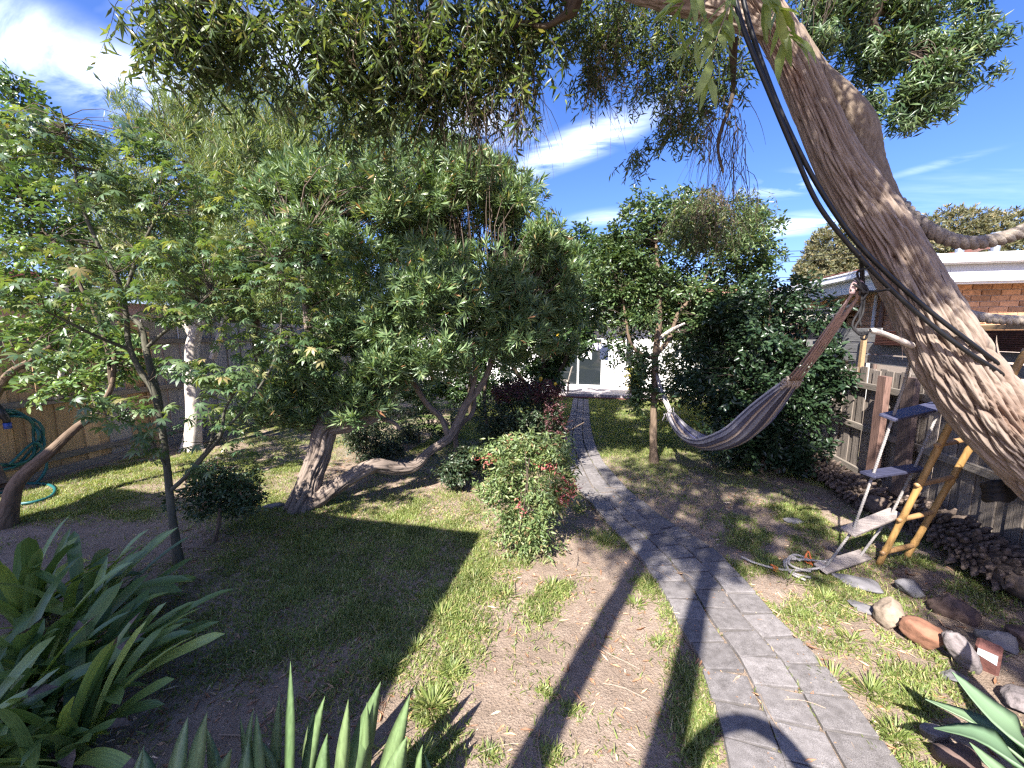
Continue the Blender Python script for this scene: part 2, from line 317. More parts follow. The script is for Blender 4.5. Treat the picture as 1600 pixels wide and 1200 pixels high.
def paver_material():
    m, nd, lk, b = new_mat('grey_paver'); t = nd.new('ShaderNodeTexCoord'); oi = nd.new('ShaderNodeObjectInfo')
    sc = nd.new('ShaderNodeVectorMath'); sc.operation = 'SCALE'; sc.inputs[0].default_value = (37, 91, 53); lk.new(oi.outputs['Random'], sc.inputs['Scale'])
    of = nd.new('ShaderNodeVectorMath'); of.operation = 'ADD'; lk.new(t.outputs['Object'], of.inputs[0]); lk.new(sc.outputs[0], of.inputs[1])
    big = nd.new('ShaderNodeTexNoise'); big.inputs['Scale'].default_value = 5; big.inputs['Detail'].default_value = 5; lk.new(of.outputs[0], big.inputs['Vector'])
    pit = nd.new('ShaderNodeTexNoise'); pit.inputs['Scale'].default_value = 85; pit.inputs['Detail'].default_value = 3; lk.new(of.outputs[0], pit.inputs['Vector'])
    r = ramp(nd, [(.25, (.14, .126, .120)), (.55, (.215, .196, .189)), (.8, (.275, .252, .243))]); lk.new(big.outputs[0], r.inputs[0])
    pr = nd.new('ShaderNodeMapRange'); pr.inputs[1].default_value = .36; pr.inputs[2].default_value = .58; pr.inputs[3].default_value = .45; pr.inputs[4].default_value = 1.12; lk.new(pit.outputs[0], pr.inputs[0])
    orr = nd.new('ShaderNodeMapRange'); orr.inputs[3].default_value = .8; orr.inputs[4].default_value = 1.18; lk.new(oi.outputs['Random'], orr.inputs[0])
    m1 = nd.new('ShaderNodeMixRGB'); m1.blend_type = 'MULTIPLY'; m1.inputs[0].default_value = 1; lk.new(r.outputs[0], m1.inputs[1]); lk.new(pr.outputs[0], m1.inputs[2])
    m2 = nd.new('ShaderNodeMixRGB'); m2.blend_type = 'MULTIPLY'; m2.inputs[0].default_value = 1; lk.new(m1.outputs[0], m2.inputs[1]); lk.new(orr.outputs[0], m2.inputs[2])
    lk.new(m2.outputs[0], b.inputs['Base Color']); b.inputs['Roughness'].default_value = .88; b.inputs['Specular IOR Level'].default_value = .25
    bp = nd.new('ShaderNodeBump'); bp.inputs['Strength'].default_value = .6; bp.inputs['Distance'].default_value = .004; lk.new(pit.outputs[0], bp.inputs['Height']); lk.new(bp.outputs[0], b.inputs['Normal'])
    return m
def dirt_material():
    m, nd, lk, b = new_mat('garden_soil'); t = nd.new('ShaderNodeTexCoord')
    def nz(s, d=5, ro=.6):
        n = nd.new('ShaderNodeTexNoise'); n.inputs['Scale'].default_value = s; n.inputs['Detail'].default_value = d; n.inputs['Roughness'].default_value = ro; lk.new(t.outputs['Object'], n.inputs['Vector']); return n.outputs[0]
    a, c, f = nz(.9), nz(9, 6, .7), nz(70, 4, .7)
    r = ramp(nd, [(.3, (.185, .136, .100)), (.5, (.295, .224, .170)), (.72, (.40, .316, .250))])
    s1 = nd.new('ShaderNodeMath'); s1.operation = 'MULTIPLY_ADD'; lk.new(c, s1.inputs[0]); s1.inputs[1].default_value = .5; 
    s2 = nd.new('ShaderNodeMath'); s2.operation = 'MULTIPLY'; lk.new(a, s2.inputs[0]); s2.inputs[1].default_value = .5; lk.new(s2.outputs[0], s1.inputs[2]); lk.new(s1.outputs[0], r.inputs[0])
    mr = nd.new('ShaderNodeMapRange'); mr.inputs[1].default_value = .3; mr.inputs[2].default_value = .7; mr.inputs[3].default_value = .72; mr.inputs[4].default_value = 1.25; lk.new(f, mr.inputs[0])
    mu = nd.new('ShaderNodeMixRGB'); mu.blend_type = 'MULTIPLY'; mu.inputs[0].default_value = 1; lk.new(r.outputs[0], mu.inputs[1]); lk.new(mr.outputs[0], mu.inputs[2])
    # thin moss and clover film further down the garden
    sp = nd.new('ShaderNodeSeparateXYZ'); lk.new(t.outputs['Object'], sp.inputs[0])
    yr = nd.new('ShaderNodeMapRange'); yr.inputs[1].default_value = 5.4; yr.inputs[2].default_value = 8.5; lk.new(sp.outputs[1], yr.inputs[0])
    ga = nd.new('ShaderNodeMapRange'); ga.inputs[1].default_value = .40; ga.inputs[2].default_value = .56; lk.new(nz(1.7, 5, .65), ga.inputs[0])
    gm = nd.new('ShaderNodeMath'); gm.operation = 'MULTIPLY'; lk.new(yr.outputs[0], gm.inputs[0]); lk.new(ga.outputs[0], gm.inputs[1])
    mg = nd.new('ShaderNodeMixRGB'); lk.new(gm.outputs[0], mg.inputs[0]); lk.new(mu.outputs[0], mg.inputs[1]); mg.inputs[2].default_value = (.075, .115, .028, 1)
    lk.new(mg.outputs[0], b.inputs['Base Color']); b.inputs['Roughness'].default_value = .95; b.inputs['Specular IOR Level'].default_value = .1
    bp = nd.new('ShaderNodeBump'); bp.inputs['Strength'].default_value = 1.0; bp.inputs['Distance'].default_value = .022
    s3 = nd.new('ShaderNodeMath'); s3.operation = 'ADD'; lk.new(f, s3.inputs[0]); lk.new(c, s3.inputs[1]); lk.new(s3.outputs[0], bp.inputs['Height']); lk.new(bp.outputs[0], b.inputs['Normal'])
    return m
def brick_material(name, ca, cb, mortar, axis):
    """far brickwork whose single bricks cannot be told apart any more"""
    m, nd, lk, b = new_mat(name); t = nd.new('ShaderNodeTexCoord'); mp = nd.new('ShaderNodeMapping')
    mp.inputs['Rotation'].default_value = (radians(90), 0, 0) if axis == 'y' else (radians(90), 0, radians(90))
    sx = nd.new('ShaderNodeSeparateXYZ'); lk.new(t.outputs['Object'], sx.inputs[0]); cb_ = nd.new('ShaderNodeCombineXYZ')
    lk.new(sx.outputs[0 if axis == 'y' else 1], cb_.inputs[0]); lk.new(sx.outputs[2], cb_.inputs[1])
    bt = nd.new('ShaderNodeTexBrick'); lk.new(cb_.outputs[0], bt.inputs['Vector']); bt.inputs['Scale'].default_value = 1
    bt.inputs['Brick Width'].default_value = .24; bt.inputs['Row Height'].default_value = .086; bt.inputs['Mortar Size'].default_value = .006
    bt.inputs['Color1'].default_value = (*ca, 1); bt.inputs['Color2'].default_value = (*cb, 1); bt.inputs['Mortar'].default_value = (*mortar, 1)
    lk.new(bt.outputs[0], b.inputs['Base Color']); b.inputs['Roughness'].default_value = .85
    return m
MT['paver'] = paver_material(); MT['dirt'] = dirt_material()
MT['white'] = plain('white_render', (.80, .785, .76), .7, .03, 3, rnd=.02)
MT['cream'] = plain('cream_paint', (.56, .50, .44), .6, .05, 3, rnd=.02)
MT['gutter'] = plain('white_gutter_paint', (.78, .77, .74), .45, .05, 6, rnd=.02)
MT['fascia'] = plain('grey_fascia_paint', (.52, .53, .53), .5, .05, 6, rnd=.02)
MT['brick'] = plain('orange_brick', (.47, .25, .13), .85, .22, 22, bump=.25, rnd=.28)
MT['mortar'] = plain('mortar', (.40, .33, .27), .9, .1, 30)
MT['brick_far'] = brick_material('far_brickwork', (.42, .195, .10), (.36, .15, .075), (.40, .33, .27), 'x')
MT['brick_pink'] = brick_material('pink_brickwork', (.46, .32, .27), (.40, .27, .23), (.46, .40, .36), 'x')
MT['tile'] = plain('terracotta_tile', (.33, .165, .125), .7, .2, 7, rnd=.3)
MT['deck'] = plain('grey_deck_board', (.30, .27, .27), .7, .12, 7, (.6, 7, 7), rnd=.12)
m_, nd_, lk_, b_ = new_mat('window_glass'); b_.inputs['Base Color'].default_value = (.02, .025, .028, 1); b_.inputs['Roughness'].default_value = .03; b_.inputs['Specular IOR Level'].default_value = .8; MT['glass'] = m_
MT['black_rubber'] = plain('black_rubber', (.012, .012, .013), .42, .1, 20, rnd=.05)
MT['black_cord'] = plain('black_cord', (.02, .018, .018), .8, .2, 40)
MT['rope_thick'] = plain('old_hemp_rope', (.27, .225, .18), .95, .28, 55, bump=.6)
MT['rope'] = plain('pale_cotton_rope', (.30, .275, .255), .95, .2, 80, bump=.4)
MT['rope_tan'] = plain('tan_rope', (.30, .25, .20), .95, .2, 80, bump=.4)
MT['orange'] = plain('orange_tie', (.75, .21, .06), .6, .1, 20)
MT['rung'] = plain('grey_rung_board', (.27, .23, .21), .7, .2, 9, (.6, 6, 6), .3, rnd=.1)
MT['rung_shaded'] = plain('blue_shade_rung_board', (.05, .052, .09), .5, .2, 9, (.6, 6, 6), .3, rnd=.1)  # same grey boards, with the bluish shade on the upper rungs painted in
MT['bamboo'] = plain('yellow_bamboo', (.36, .21, .075), .42, .2, 7, (5, 5, .6), .08, rnd=.08, c2=(.21, .115, .04))
MT['bamboo_rung'] = plain('brown_bamboo', (.33, .19, .085), .5, .2, 9, rnd=.1)
MT['hose'] = plain('teal_hose', (.018, .115, .115), .4, .1, 20, rnd=.04)
MT['hose_tip'] = plain('dark_hose_fitting', (.02, .022, .025), .4, .1, 20)
MT['blue_clip'] = plain('blue_plastic', (.03, .07, .30), .4, .05, 20)
MT['h_navy'] = plain('navy_cloth', (.075, .07, .092), .9, .15, 120)
MT['h_blue'] = plain('blue_cloth', (.11, .12, .25), .9, .15, 120)
MT['h_grey'] = plain('grey_cloth', (.23, .22, .24), .9, .15, 120)
MT['h_pale'] = plain('pale_cloth', (.38, .355, .35), .9, .12, 120)
MT['h_tan'] = plain('tan_cloth', (.40, .31, .235), .9, .15, 120)
MT['h_cord'] = plain('mauve_cord', (.42, .29, .265), .9, .2, 60)
MT['h_braid'] = plain('cream_braid', (.42, .34, .28), .95, .4, 90, bump=.5)
MT['laundry'] = plain('white_laundry', (.80, .80, .82), .9, .05, 8, rnd=.05)
MT['laundry_print'] = plain('lilac_print_laundry', (.55, .52, .68), .9, .5, 30, rnd=.05)
MT['peg'] = plain('wooden_peg', (.55, .38, .22), .7)
MT['chair_grey'] = plain('woven_chair', (.30, .26, .22), .8, .2, 60)
MT['metal'] = plain('galvanised_metal', (.50, .52, .54), .35, .08, 8, metal=.7)
MT['st_tan'] = plain('tan_stone', (0.257, 0.199, 0.148), .9, .3, 9, bump=.5, rnd=.05)
MT['st_red'] = plain('rusty_stone', (0.216, 0.104, 0.064), .9, .28, 8, bump=.6, rnd=.05)
MT['st_grey'] = plain('grey_purple_stone', (0.183, 0.156, 0.152), .95, .3, 14, bump=.8, rnd=.08)
MT['st_dark'] = plain('dark_brown_stone', (.10, .066, .055), .9, .3, 9, bump=.6, rnd=.1)
MT['slate'] = plain('grey_slate', (0.148, 0.14, 0.144), .85, .2, 8, bump=.4, rnd=.12)
MT['brick_old'] = plain('old_red_brick', (.15, .062, .05), .9, .25, 18, bump=.5)
MT['scale'] = plain('dry_palm_scale', (.135, .10, .078), .9, .35, 18, bump=.4)
MT['fruit'] = plain('lemon_skin', (.85, .55, .05), .45, .05, 20)
MT['fruit_green'] = plain('green_lemon_skin', (.20, .30, .06), .45, .05, 20)
MT['awn_green'] = plain('dark_green_canvas', (.03, .06, .045), .8)
MT['awn_cream'] = plain('cream_canvas', (.52, .48, .38), .8)
MT['yplant'] = leaf_mat('yellow_plant_leaf', [(0, (.34, .32, .06)), (1, (.50, .46, .12))], .5, .3)

# ================================================================== GROUND
def path_edges():
    Lp = [(1150, 1290), (1138, 1200), (1116, 1110), (1089, 1030), (1066, 993), (1030, 920), (982, 854), (950, 822), (922, 788), (903, 767), (896, 752), (888, 726), (877, 694), (881, 672), (890, 651), (894, 630), (896, 622)]
    Rp = [(1465, 1290), (1403, 1200), (1333, 1100), (1280, 1033), (1213, 967), (1153, 897), (1107, 856), (1040, 814), (991, 775), (965, 749), (941, 719), (929, 691), (923, 664), (921, 642), (920, 630), (920, 622)]
    return smooth_path([G(*p) for p in Lp], 160), smooth_path([G(*p) for p in Rp], 160)
PL, PR = path_edges()
def path_x(y):                                                   # left and right edge of the path at a given y
    return np.interp(y, PL[:, 1], PL[:, 0]), np.interp(y, PR[:, 1], PR[:, 0])
def ground_z(x, y):
    p = np.stack([x*1.3, y*1.3, np.zeros_like(x)], 1); q = np.stack([x*6, y*6, np.ones_like(x)], 1); s = np.stack([x*22, y*22, np.ones_like(x)], 1)
    z = .022*fbm(p, 2) + .009*noise3(q) + .0045*noise3(s) - .008
    l, r = path_x(y); d = np.maximum(np.maximum(l-x, x-r), 0)
    k = np.clip(d/.25, 0, 1)*np.clip((13.0-y)/.5, 0, 1)
    far = (np.abs(x) < 9) & (y < 14) & (y > -2)
    return np.where(far, z*k - .012*(1-k)*(d < .001), 0)
def axis(a, b, lo, hi, step, big):
    core = np.arange(lo, hi, step); left = lo - np.geomspace(.3, lo-a, 14)[::-1]; right = hi + np.geomspace(.3, b-hi, 14)
    return np.concatenate([left, core, right])
xs, ys = axis(-600, 600, -6.0, 4.6, .035, 0), axis(-600, 900, .6, 7.5, .035, 0)
gx, gy = np.meshgrid(xs, ys); nx, ny = len(xs), len(ys)
gv = np.stack([gx.ravel(), gy.ravel(), ground_z(gx.ravel(), gy.ravel())], 1)
ii = (np.arange(ny-1)[:, None]*nx + np.arange(nx-1)[None, :]).ravel()
me = mesh_np('ground', gv, np.stack([ii, ii+1, ii+1+nx, ii+nx], 1), smooth=True)
tag(put('ground', me, MT['dirt']), kind='structure')

# path: bedding strip and three columns of pavers
n = len(PL); V = []
for i in range(n): V += [PL[i] + (0, 0, .004), PR[i] + (0, 0, .004)]
path = tag(put('path', mesh_np('path', np.array(V), [(2*i, 2*i+1, 2*i+3, 2*i+2) for i in range(n-1)]), MT['dirt']), kind='structure')
pm = []
for k in range(5):
    mb = MB(); mb.box((0, 0, 0), (1, 1, 1), bev=.03)
    V = mb.v[0]; V = V + np.random.default_rng(k).normal(size=V.shape)*.007; V[:, 2] = np.where(V[:, 2] > 0, V[:, 2], V[:, 2])
    me = bpy.data.meshes.new('paver'); me.from_pydata(V.tolist(), [], mb.f); me.materials.append(MT['paver'])
    bm = bmesh.new(); bm.from_mesh(me); bmesh.ops.recalc_face_normals(bm, faces=bm.faces); bm.to_mesh(me); bm.free(); pm.append(me)
CEN = (PL+PR)/2; cum = np.concatenate([[0], np.cumsum(np.linalg.norm(np.diff(CEN, axis=0), axis=1))])
def along(t):
    c = [np.array([np.interp(t, cum, A[:, k]) for k in range(3)]) for A in (PL, PR)]; return c
PAV = []
s = 0.0
while s < cum[-1]-.2:
    for col in range(3):
        off = (0, .11, .045)[col]
        l0, r0 = along(s+off-.118); l1, r1 = along(s+off+.118); lm, rm = along(s+off)
        u = (col+.5)/3; c = lm*(1-u)+rm*u; tdir = (l1*(1-u)+r1*u)-(l0*(1-u)+r0*u); w = np.linalg.norm(rm-lm)/3
        if c[1] > 13.2: continue
        o = put('paver', random.choice(pm), MT['paver'], path); ang = atan2(tdir[1], tdir[0])-pi/2
        o.location = (c[0]+random.gauss(0, .003), c[1]+random.gauss(0, .004), .0+random.uniform(-.006, .006)); o.rotation_euler = (random.gauss(0, .014), random.gauss(0, .014), ang+random.gauss(0, .016))
        o.scale = (w-.016-random.uniform(0, .008), .221+random.uniform(-.006, .005), .07)
    s += .238

# ------------------------------------------------------------------ leaf and blade scattering
def scatter(T, TF, pos, X, Z, s):
    """copies of template T (length along x, normal z) at pos; X leaf direction, Z leaf normal"""
    X = unit(X); Y = unit(np.cross(Z, X)); Z = np.cross(X, Y); s = np.asarray(s, float)
    if s.ndim == 1: s = np.repeat(s[:, None], 3, 1)
    A = T[None]*s[:, None, :]
    V = pos[:, None, :] + A[..., 0:1]*X[:, None, :] + A[..., 1:2]*Y[:, None, :] + A[..., 2:3]*Z[:, None, :]
    N, k = len(pos), len(T)
    Fs = (np.array(TF)[None] + (np.arange(N)*k)[:, None, None]).reshape(-1, 3)
    return V.reshape(-1, 3), Fs
T_LANCE = np.array([(0, 0, 0), (.38, .5, .0), (.42, 0, -.16), (.38, -.5, .0), (1, 0, -.10)]); F_LANCE = [(0, 2, 1), (0, 3, 2), (1, 2, 4), (2, 3, 4)]
T_THIN = np.array([(0, 0, 0), (.5, .5, 0), (1, 0, -.06), (.5, -.5, 0)]); F_THIN = [(0, 3, 1), (1, 3, 2)]
T_OVAL = np.array([(0, 0, 0), (.3, .42, .03), (.68, .40, .0), (1, 0, -.16), (.68, -.40, .0), (.3, -.42, .03), (.5, 0, -.10)]); F_OVAL = [(0, 6, 1), (1, 6, 2), (2, 6, 3), (3, 6, 4), (4, 6, 5), (5, 6, 0)]
def maple_template(seed=0):
    r = np.random.default_rng(seed); V = [(0, 0, 0)]; angs = [(-128, .42), (-84, .72), (-42, .93), (0, 1.0), (42, .93), (84, .72), (128, .42)]; Fs = []
    for a, l in angs:
        l *= r.uniform(.9, 1.08); a = radians(a + r.normal()*3); c, s_ = cos(a), sin(a); k = len(V)
        w = .135*l
        for (u, v, z) in ((.30*l, -w*.75, -.01), (.62*l, -w, -.03-.05*l), (l, 0, -.12-.20*l*l), (.62*l, w, -.03-.05*l), (.30*l, w*.75, -.01)):
            V.append((u*c-v*s_, u*s_+v*c, z))
        Fs += [(0, k, k+4), (k, k+1, k+3), (k, k+3, k+4), (k+1, k+2, k+3)]
    return np.array(V), Fs
def in_ball(n, r_in=0.0):
    d = unit(rng.normal(size=(n, 3))); return d*(r_in**3 + (1-r_in**3)*rng.random((n, 1)))**(1/3)
def puff_points(puffs, n, r_in=.35, depth_k=.8, clump=0, cr=.42):
    """points inside ellipsoids given as (px, py, camera depth, px radius x, px radius y[, weight])"""
    w = np.array([float(p[3]*p[4]*p[2]**2*(p[5] if len(p) > 5 else 1)) for p in puffs]); w /= w.sum(); P, C, K = [], [], []
    for k, (p, m) in enumerate(zip(puffs, rng.multinomial(n, w))):
        rx, ry = p[3]*p[2]/F, p[4]*p[2]/F; rd = depth_k*(rx+ry)/2; b = in_ball(m, r_in); c = W(p[0], p[1], p[2]); sc_ = np.zeros((m, 3))
        if clump:
            cc = in_ball(clump, .45)*.95; ci = rng.integers(0, clump, m); sc_ = cc[ci]; b = sc_ + in_ball(m, .2)*cr*rng.uniform(.6, 1.15, clump)[ci][:, None]; b[:, 2] += .06
        P.append(c + b[:, 0:1]*rx*RT + b[:, 1:2]*ry*np.array([0, 0, 1.0]) + b[:, 2:3]*rd*np.array([FW[0], FW[1], 0])); C.append(c + sc_[:, 0:1]*rx*RT*.9 + sc_[:, 1:2]*ry*np.array([0, 0, .9]) + sc_[:, 2:3]*rd*np.array([FW[0], FW[1], 0])*.9); K.append(np.full(m, k))
    return np.concatenate(P), np.concatenate(C), np.concatenate(K)
def stuff_part(name, V, Fs, mat, parent):
    o = put(name, mesh_np(name, V, Fs), mat, parent); o['kind'] = 'stuff'; return o
def whorls(P, C, n_leaf, length, width, spread=.75, up=.35, T=T_THIN, TF=F_THIN, jit=.25, back=.5):
    """shoot tips: leaves set around a short axis that points outwards"""
    N = len(P); ax = unit(unit(P-C) + rng.normal(size=(N, 3))*.55 + np.array([0, 0, up]))
    a = unit(np.cross(ax, rng.normal(size=(N, 3)))); b = np.cross(ax, a)
    k = n_leaf; th = np.arange(k)*2.4 + rng.random((N, 1))*6.28; t = np.linspace(0, 1, k)[None, :] + rng.normal(size=(N, k))*.04
    el = spread*(1.25-.85*t) + rng.normal(size=(N, k))*.15
    rad = np.cos(th)[..., None]*a[:, None] + np.sin(th)[..., None]*b[:, None]
    d = np.sin(el)[..., None]*rad + np.cos(el)[..., None]*ax[:, None]
    nrm = np.cos(el)[..., None]*rad - np.sin(el)[..., None]*ax[:, None]
    pos = P[:, None] + ax[:, None]*(t[..., None]-1)*back*length
    L = length*rng.uniform(1-jit, 1+jit, (N, 1))*rng.uniform(.8, 1.15, (N, k))
    s = np.stack([L, np.full_like(L, 1)*width*L/length, L], -1).reshape(-1, 3)
    return scatter(T, TF, pos.reshape(-1, 3), d.reshape(-1, 3), -nrm.reshape(-1, 3), s)
def loose_leaves(P, C, length, width, T, TF, droop=.3, flat=.5, out=.8, jit=.3):
    N = len(P); d = unit(unit(P-C)*out + rng.normal(size=(N, 3))*.7 - np.array([0, 0, droop]))
    nz = unit(rng.normal(size=(N, 3))*(1-flat) + np.array([0, 0, flat]) + 1e-6); L = length*rng.uniform(1-jit, 1+jit, N)
    return scatter(T, TF, P, d, nz, np.stack([L, width*L/length, L], 1))
def sprigs(P, C, n_leaf, length, width, T, TF, droop=.2, twig=.16):
    """short leafy twigs: leaves in two ranks along a stem"""
    N = len(P); ax = unit(unit(P-C) + rng.normal(size=(N, 3))*.6 + np.array([0, 0, -droop])); side = unit(np.cross(ax, np.array([0, 0, 1.0]) + rng.normal(size=(N, 3))*.4)); nn = np.cross(side, ax)
    t = np.linspace(.1, 1, n_leaf); sg = np.where(np.arange(n_leaf) % 2, 1, -1)
    pos = P[:, None] + ax[:, None]*(t-.5)[None, :, None]*twig + rng.normal(size=(N, n_leaf, 3))*.012
    d = ax[:, None]*.7 + side[:, None]*sg[None, :, None]*.8 + rng.normal(size=(N, n_leaf, 3))*.28 - np.array([0, 0, droop*.6])
    nz = nn[:, None]*np.sign(nn[:, None, 2:3]+1e-6) + rng.normal(size=(N, n_leaf, 3))*.4
    L = length*rng.uniform(.7, 1.2, N*n_leaf)
    return scatter(T, TF, pos.reshape(-1, 3), d.reshape(-1, 3), nz.reshape(-1, 3), np.stack([L, width*L/length, L], 1))
def join(parts):
    V, Fs, k = [], [], 0
    for v, f in parts: V.append(v); Fs.append(f+k); k += len(v)
    return np.concatenate(V), np.concatenate(Fs)
def twig_net(anchors, P, r0, r1, n=5, sag=.12):
    """thin branchlets from the nearest anchor to each point; returns 4-sided tubes as triangles"""
    A = np.asarray(anchors); idx = np.argmin(((P[:, None] - A[None])**2).sum(2), 1); S = A[idx]; N = len(P); t = np.linspace(0, 1, n)
    mid = rng.normal(size=(N, 3))*.10*np.linalg.norm(P-S, axis=1)[:, None]
    Q = S[:, None]*(1-t)[None, :, None] + P[:, None]*t[None, :, None] + np.sin(t*pi)[None, :, None]*(mid[:, None] + np.array([0, 0, sag*.6])*np.linalg.norm(P-S, axis=1)[:, None, None])
    d = unit(P-S); a = unit(np.cross(d, rng.normal(size=(N, 3)))); b = np.cross(d, a); r = (r0 + (r1-r0)*t)[None, :, None]
    ring = [Q + r*a[:, None], Q + r*(-.5*a+.87*b)[:, None], Q + r*(-.5*a-.87*b)[:, None]]
    V = np.stack(ring, 2).reshape(-1, 3); base = (np.arange(N)*n*3)[:, None, None]; Fs = []
    for i in range(n-1):
        for j in range(3):
            p, q = i*3+j, i*3+(j+1) % 3; Fs += [(p, q, q+3), (p, q+3, p+3)]
    return V, (np.array(Fs)[None] + base).reshape(-1, 3)
def trunk_mesh(name, pts, rad, mat, parent, amp=.012, ridges=9, n=48, step=.03, vk=4.0, knob=.06, flare=0.0):
    """a limb with furrowed bark as real relief; pts are points of the place"""
    pts = np.asarray(pts, float); L = np.linalg.norm(np.diff(pts, axis=0), axis=1).sum(); m = max(6, int(L/step))
    PR_ = smooth_path(np.concatenate([pts, np.asarray(rad, float)[:, None]], 1), m); P, R = PR_[:, :3], PR_[:, 3]
    T, A, B = frames_along(P); th = np.arange(n+1)*2*pi/n; ln = np.concatenate([[0], np.cumsum(np.linalg.norm(np.diff(P, axis=0), axis=1))])
    ct, st = np.cos(th), np.sin(th); sd = rng.random()*50
    rr = ridges/(2*pi)
    q = np.stack([np.broadcast_to(ct*rr, (m, n+1)), np.broadcast_to(st*rr, (m, n+1)), np.broadcast_to(ln[:, None]*vk, (m, n+1))], -1).reshape(-1, 3) + sd
    wq = np.stack([q[:, 0]*.35, q[:, 1]*.35, q[:, 2]*.8], 1); q2 = q + np.stack([noise3(wq), noise3(wq+17), .3*noise3(wq+31)], 1)*.65
    nz = np.abs(noise3(q2)); nz2 = np.abs(noise3(q2*np.array([1.7, 1.7, 2.2])+9)); nz3 = noise3(q2*np.array([4.5, 4.5, 3.0])+3)
    ridge = np.clip(1-np.exp(-nz*6.0), 0, 1)*.62 + np.clip(1-np.exp(-nz2*6), 0, 1)*.30 + .10*nz3
    kn = noise3(np.stack([np.broadcast_to(ct*.8, (m, n+1)), np.broadcast_to(st*.8, (m, n+1)), np.broadcast_to(ln[:, None]*1.4, (m, n+1))], -1).reshape(-1, 3) + sd+5)
    ridge = ridge.reshape(m, n+1); kn = kn.reshape(m, n+1); ridge[:, -1] = ridge[:, 0]; kn[:, -1] = kn[:, 0]
    rad_ = R[:, None]*(1+knob*kn*2) + amp*(ridge-.8)*np.clip(R[:, None]/max(R.max(), 1e-6)*1.2, .3, 1)
    if flare: rad_ *= 1 + flare*np.exp(-ln/.18)[:, None]*(1+.35*np.cos(th*5+sd))[None]
    V = P[:, None] + rad_[..., None]*(ct[None, :, None]*A[:, None] + st[None, :, None]*B[:, None])
    uv = np.stack([np.broadcast_to(th/(2*pi)*R.mean()*6.28, (m, n+1)), np.broadcast_to(ln[:, None], (m, n+1))], -1).reshape(-1, 2)
    i = (np.arange(m-1)[:, None]*(n+1) + np.arange(n)[None]).ravel()
    return put(name, mesh_np(name, V.reshape(-1, 3), np.stack([i, i+1, i+n+2, i+n+1], 1), True, uv, ridge.ravel()), mat, parent)
def limb(name, pxd, mat, parent, **k):
    """pxd: (px, py, depth, radius in metres)"""
    return trunk_mesh(name, [W(a, b, d) for a, b, d, r in pxd], [r for *_, r in pxd], mat, parent, **k)

# ------------------------------------------------------------------ grass
patches = [(570,860,200,110,1.0),(480,800,170,40,.8),(650,950,130,80,.95),(710,890,80,70,.85),(520,930,140,70,.7),(430,880,90,60,.5),(640,820,140,40,.8),
 (700,930,70,60,.95),(760,910,60,35,.8),(820,925,55,45,.85),(675,1095,32,34,1.6),(607,1040,25,22,1.5),(705,1047,27,16,1.2),(745,1022,22,14,1.0),(752,982,20,12,.9),(700,985,50,35,.9),(650,1030,45,30,.6),
 (845,960,30,18,.9),(862,915,28,22,.9),(860,885,20,10,.8),(992,942,15,14,1.3),(1030,1000,18,12,.9),(1012,915,28,18,.9),(1060,965,25,25,.7),(1085,1120,34,80,1.1),(1060,1050,20,30,.7),(955,845,28,12,.9),(700,1140,30,20,.6),(660,1185,40,26,1.2),(765,1178,24,12,.9),(560,1160,30,20,.4),(855,1082,14,10,.7),(895,1112,16,8,.6),(705,1162,40,30,.5),(860,1187,16,10,.6),
 (1230,880,80,60,1.0),(1300,955,80,50,1.0),(1330,1045,95,55,1.05),(1400,1120,85,70,1.2),(1255,800,60,28,.7),(1470,1060,60,45,.8),(1180,840,70,30,.6),(1400,860,70,45,.8),(1180,905,60,40,.8),(1350,930,60,30,.8),(1480,900,60,40,.5),(1520,1090,50,40,.7),(1250,945,70,40,.9),(1290,830,60,30,.6),(1370,1180,60,40,1.1),(1540,960,60,40,.4),
 (110,775,120,28,1.2),(200,735,90,25,1.2),(60,800,80,20,1.0),(430,700,120,30,.6),(470,660,90,20,.7),(400,740,80,25,.5),(330,720,90,25,.5),(210,800,60,15,.5),(900,790,12,16,.8),(940,840,25,10,.8)]
PW = []
for (a, b, rx, ry, w) in patches:
    c = G(a, b); d = (c-CP)@FW; y0, y1 = G(a, b+ry)[1], G(a, b-ry)[1]; PW.append((c[0], c[1], rx*d/F, max((y1-y0)/2, .05), w))
def grass_density(x, y):
    p = np.stack([x*2.2, y*2.2, 0*x+3], 1); cl = np.clip(.5+.9*fbm(p, 3), 0, 1.4)
    den = np.zeros_like(x)
    for cx, cyy, rx, ry, w in PW:
        r2 = ((x-cx)/rx)**2 + ((y-cyy)/ry)**2; den = np.maximum(den, w*np.exp(-(r2**1.6)*.9))
    p2 = np.stack([x*.8, y*.8, 0*x+9], 1); p3 = np.stack([x*3, y*3, 0*x+1], 1)
    lawn = np.clip((y-5.2)/2.0, 0, 1)*np.clip(.55 + 1.3*noise3(p2) + .5*noise3(p3) + np.clip((y-7.5)/2, 0, 1)*.6, 0, 1.1)*(x > -3.6)*(x < 3.4)
    bare = np.exp(-((((x-1.9)/1.3)**2 + ((y-5.2)/.9)**2)**1.5))
    left = (x < -.7) & (y > 1.9) & (y < 5); right = (x > 1.1) & (y < 4.6)
    den = np.maximum(den*np.clip(np.where(right, cl*1.35-.38, cl*1.4-.22), np.where(left, .32, 0), 1.3), lawn*(1-bare*.85)) + .05*np.clip(cl-.25, 0, 1)
    l, r = path_x(y); on = (x > l-.0) & (x < r+.0) & (y < 13.4) & (y > 0)
    return np.where(on | (y > 13.4) | (x > 3.85) | (x < -8.5), 0, den)
T_BL = np.array([(0, .5, 0), (0, -.5, 0), (.45, .40, .06), (.45, -.40, .06), (.8, .22, .0), (.8, -.22, 0), (1, 0, -.08)]); F_BL = [(0, 1, 3), (0, 3, 2), (2, 3, 5), (2, 5, 4), (4, 5, 6)]
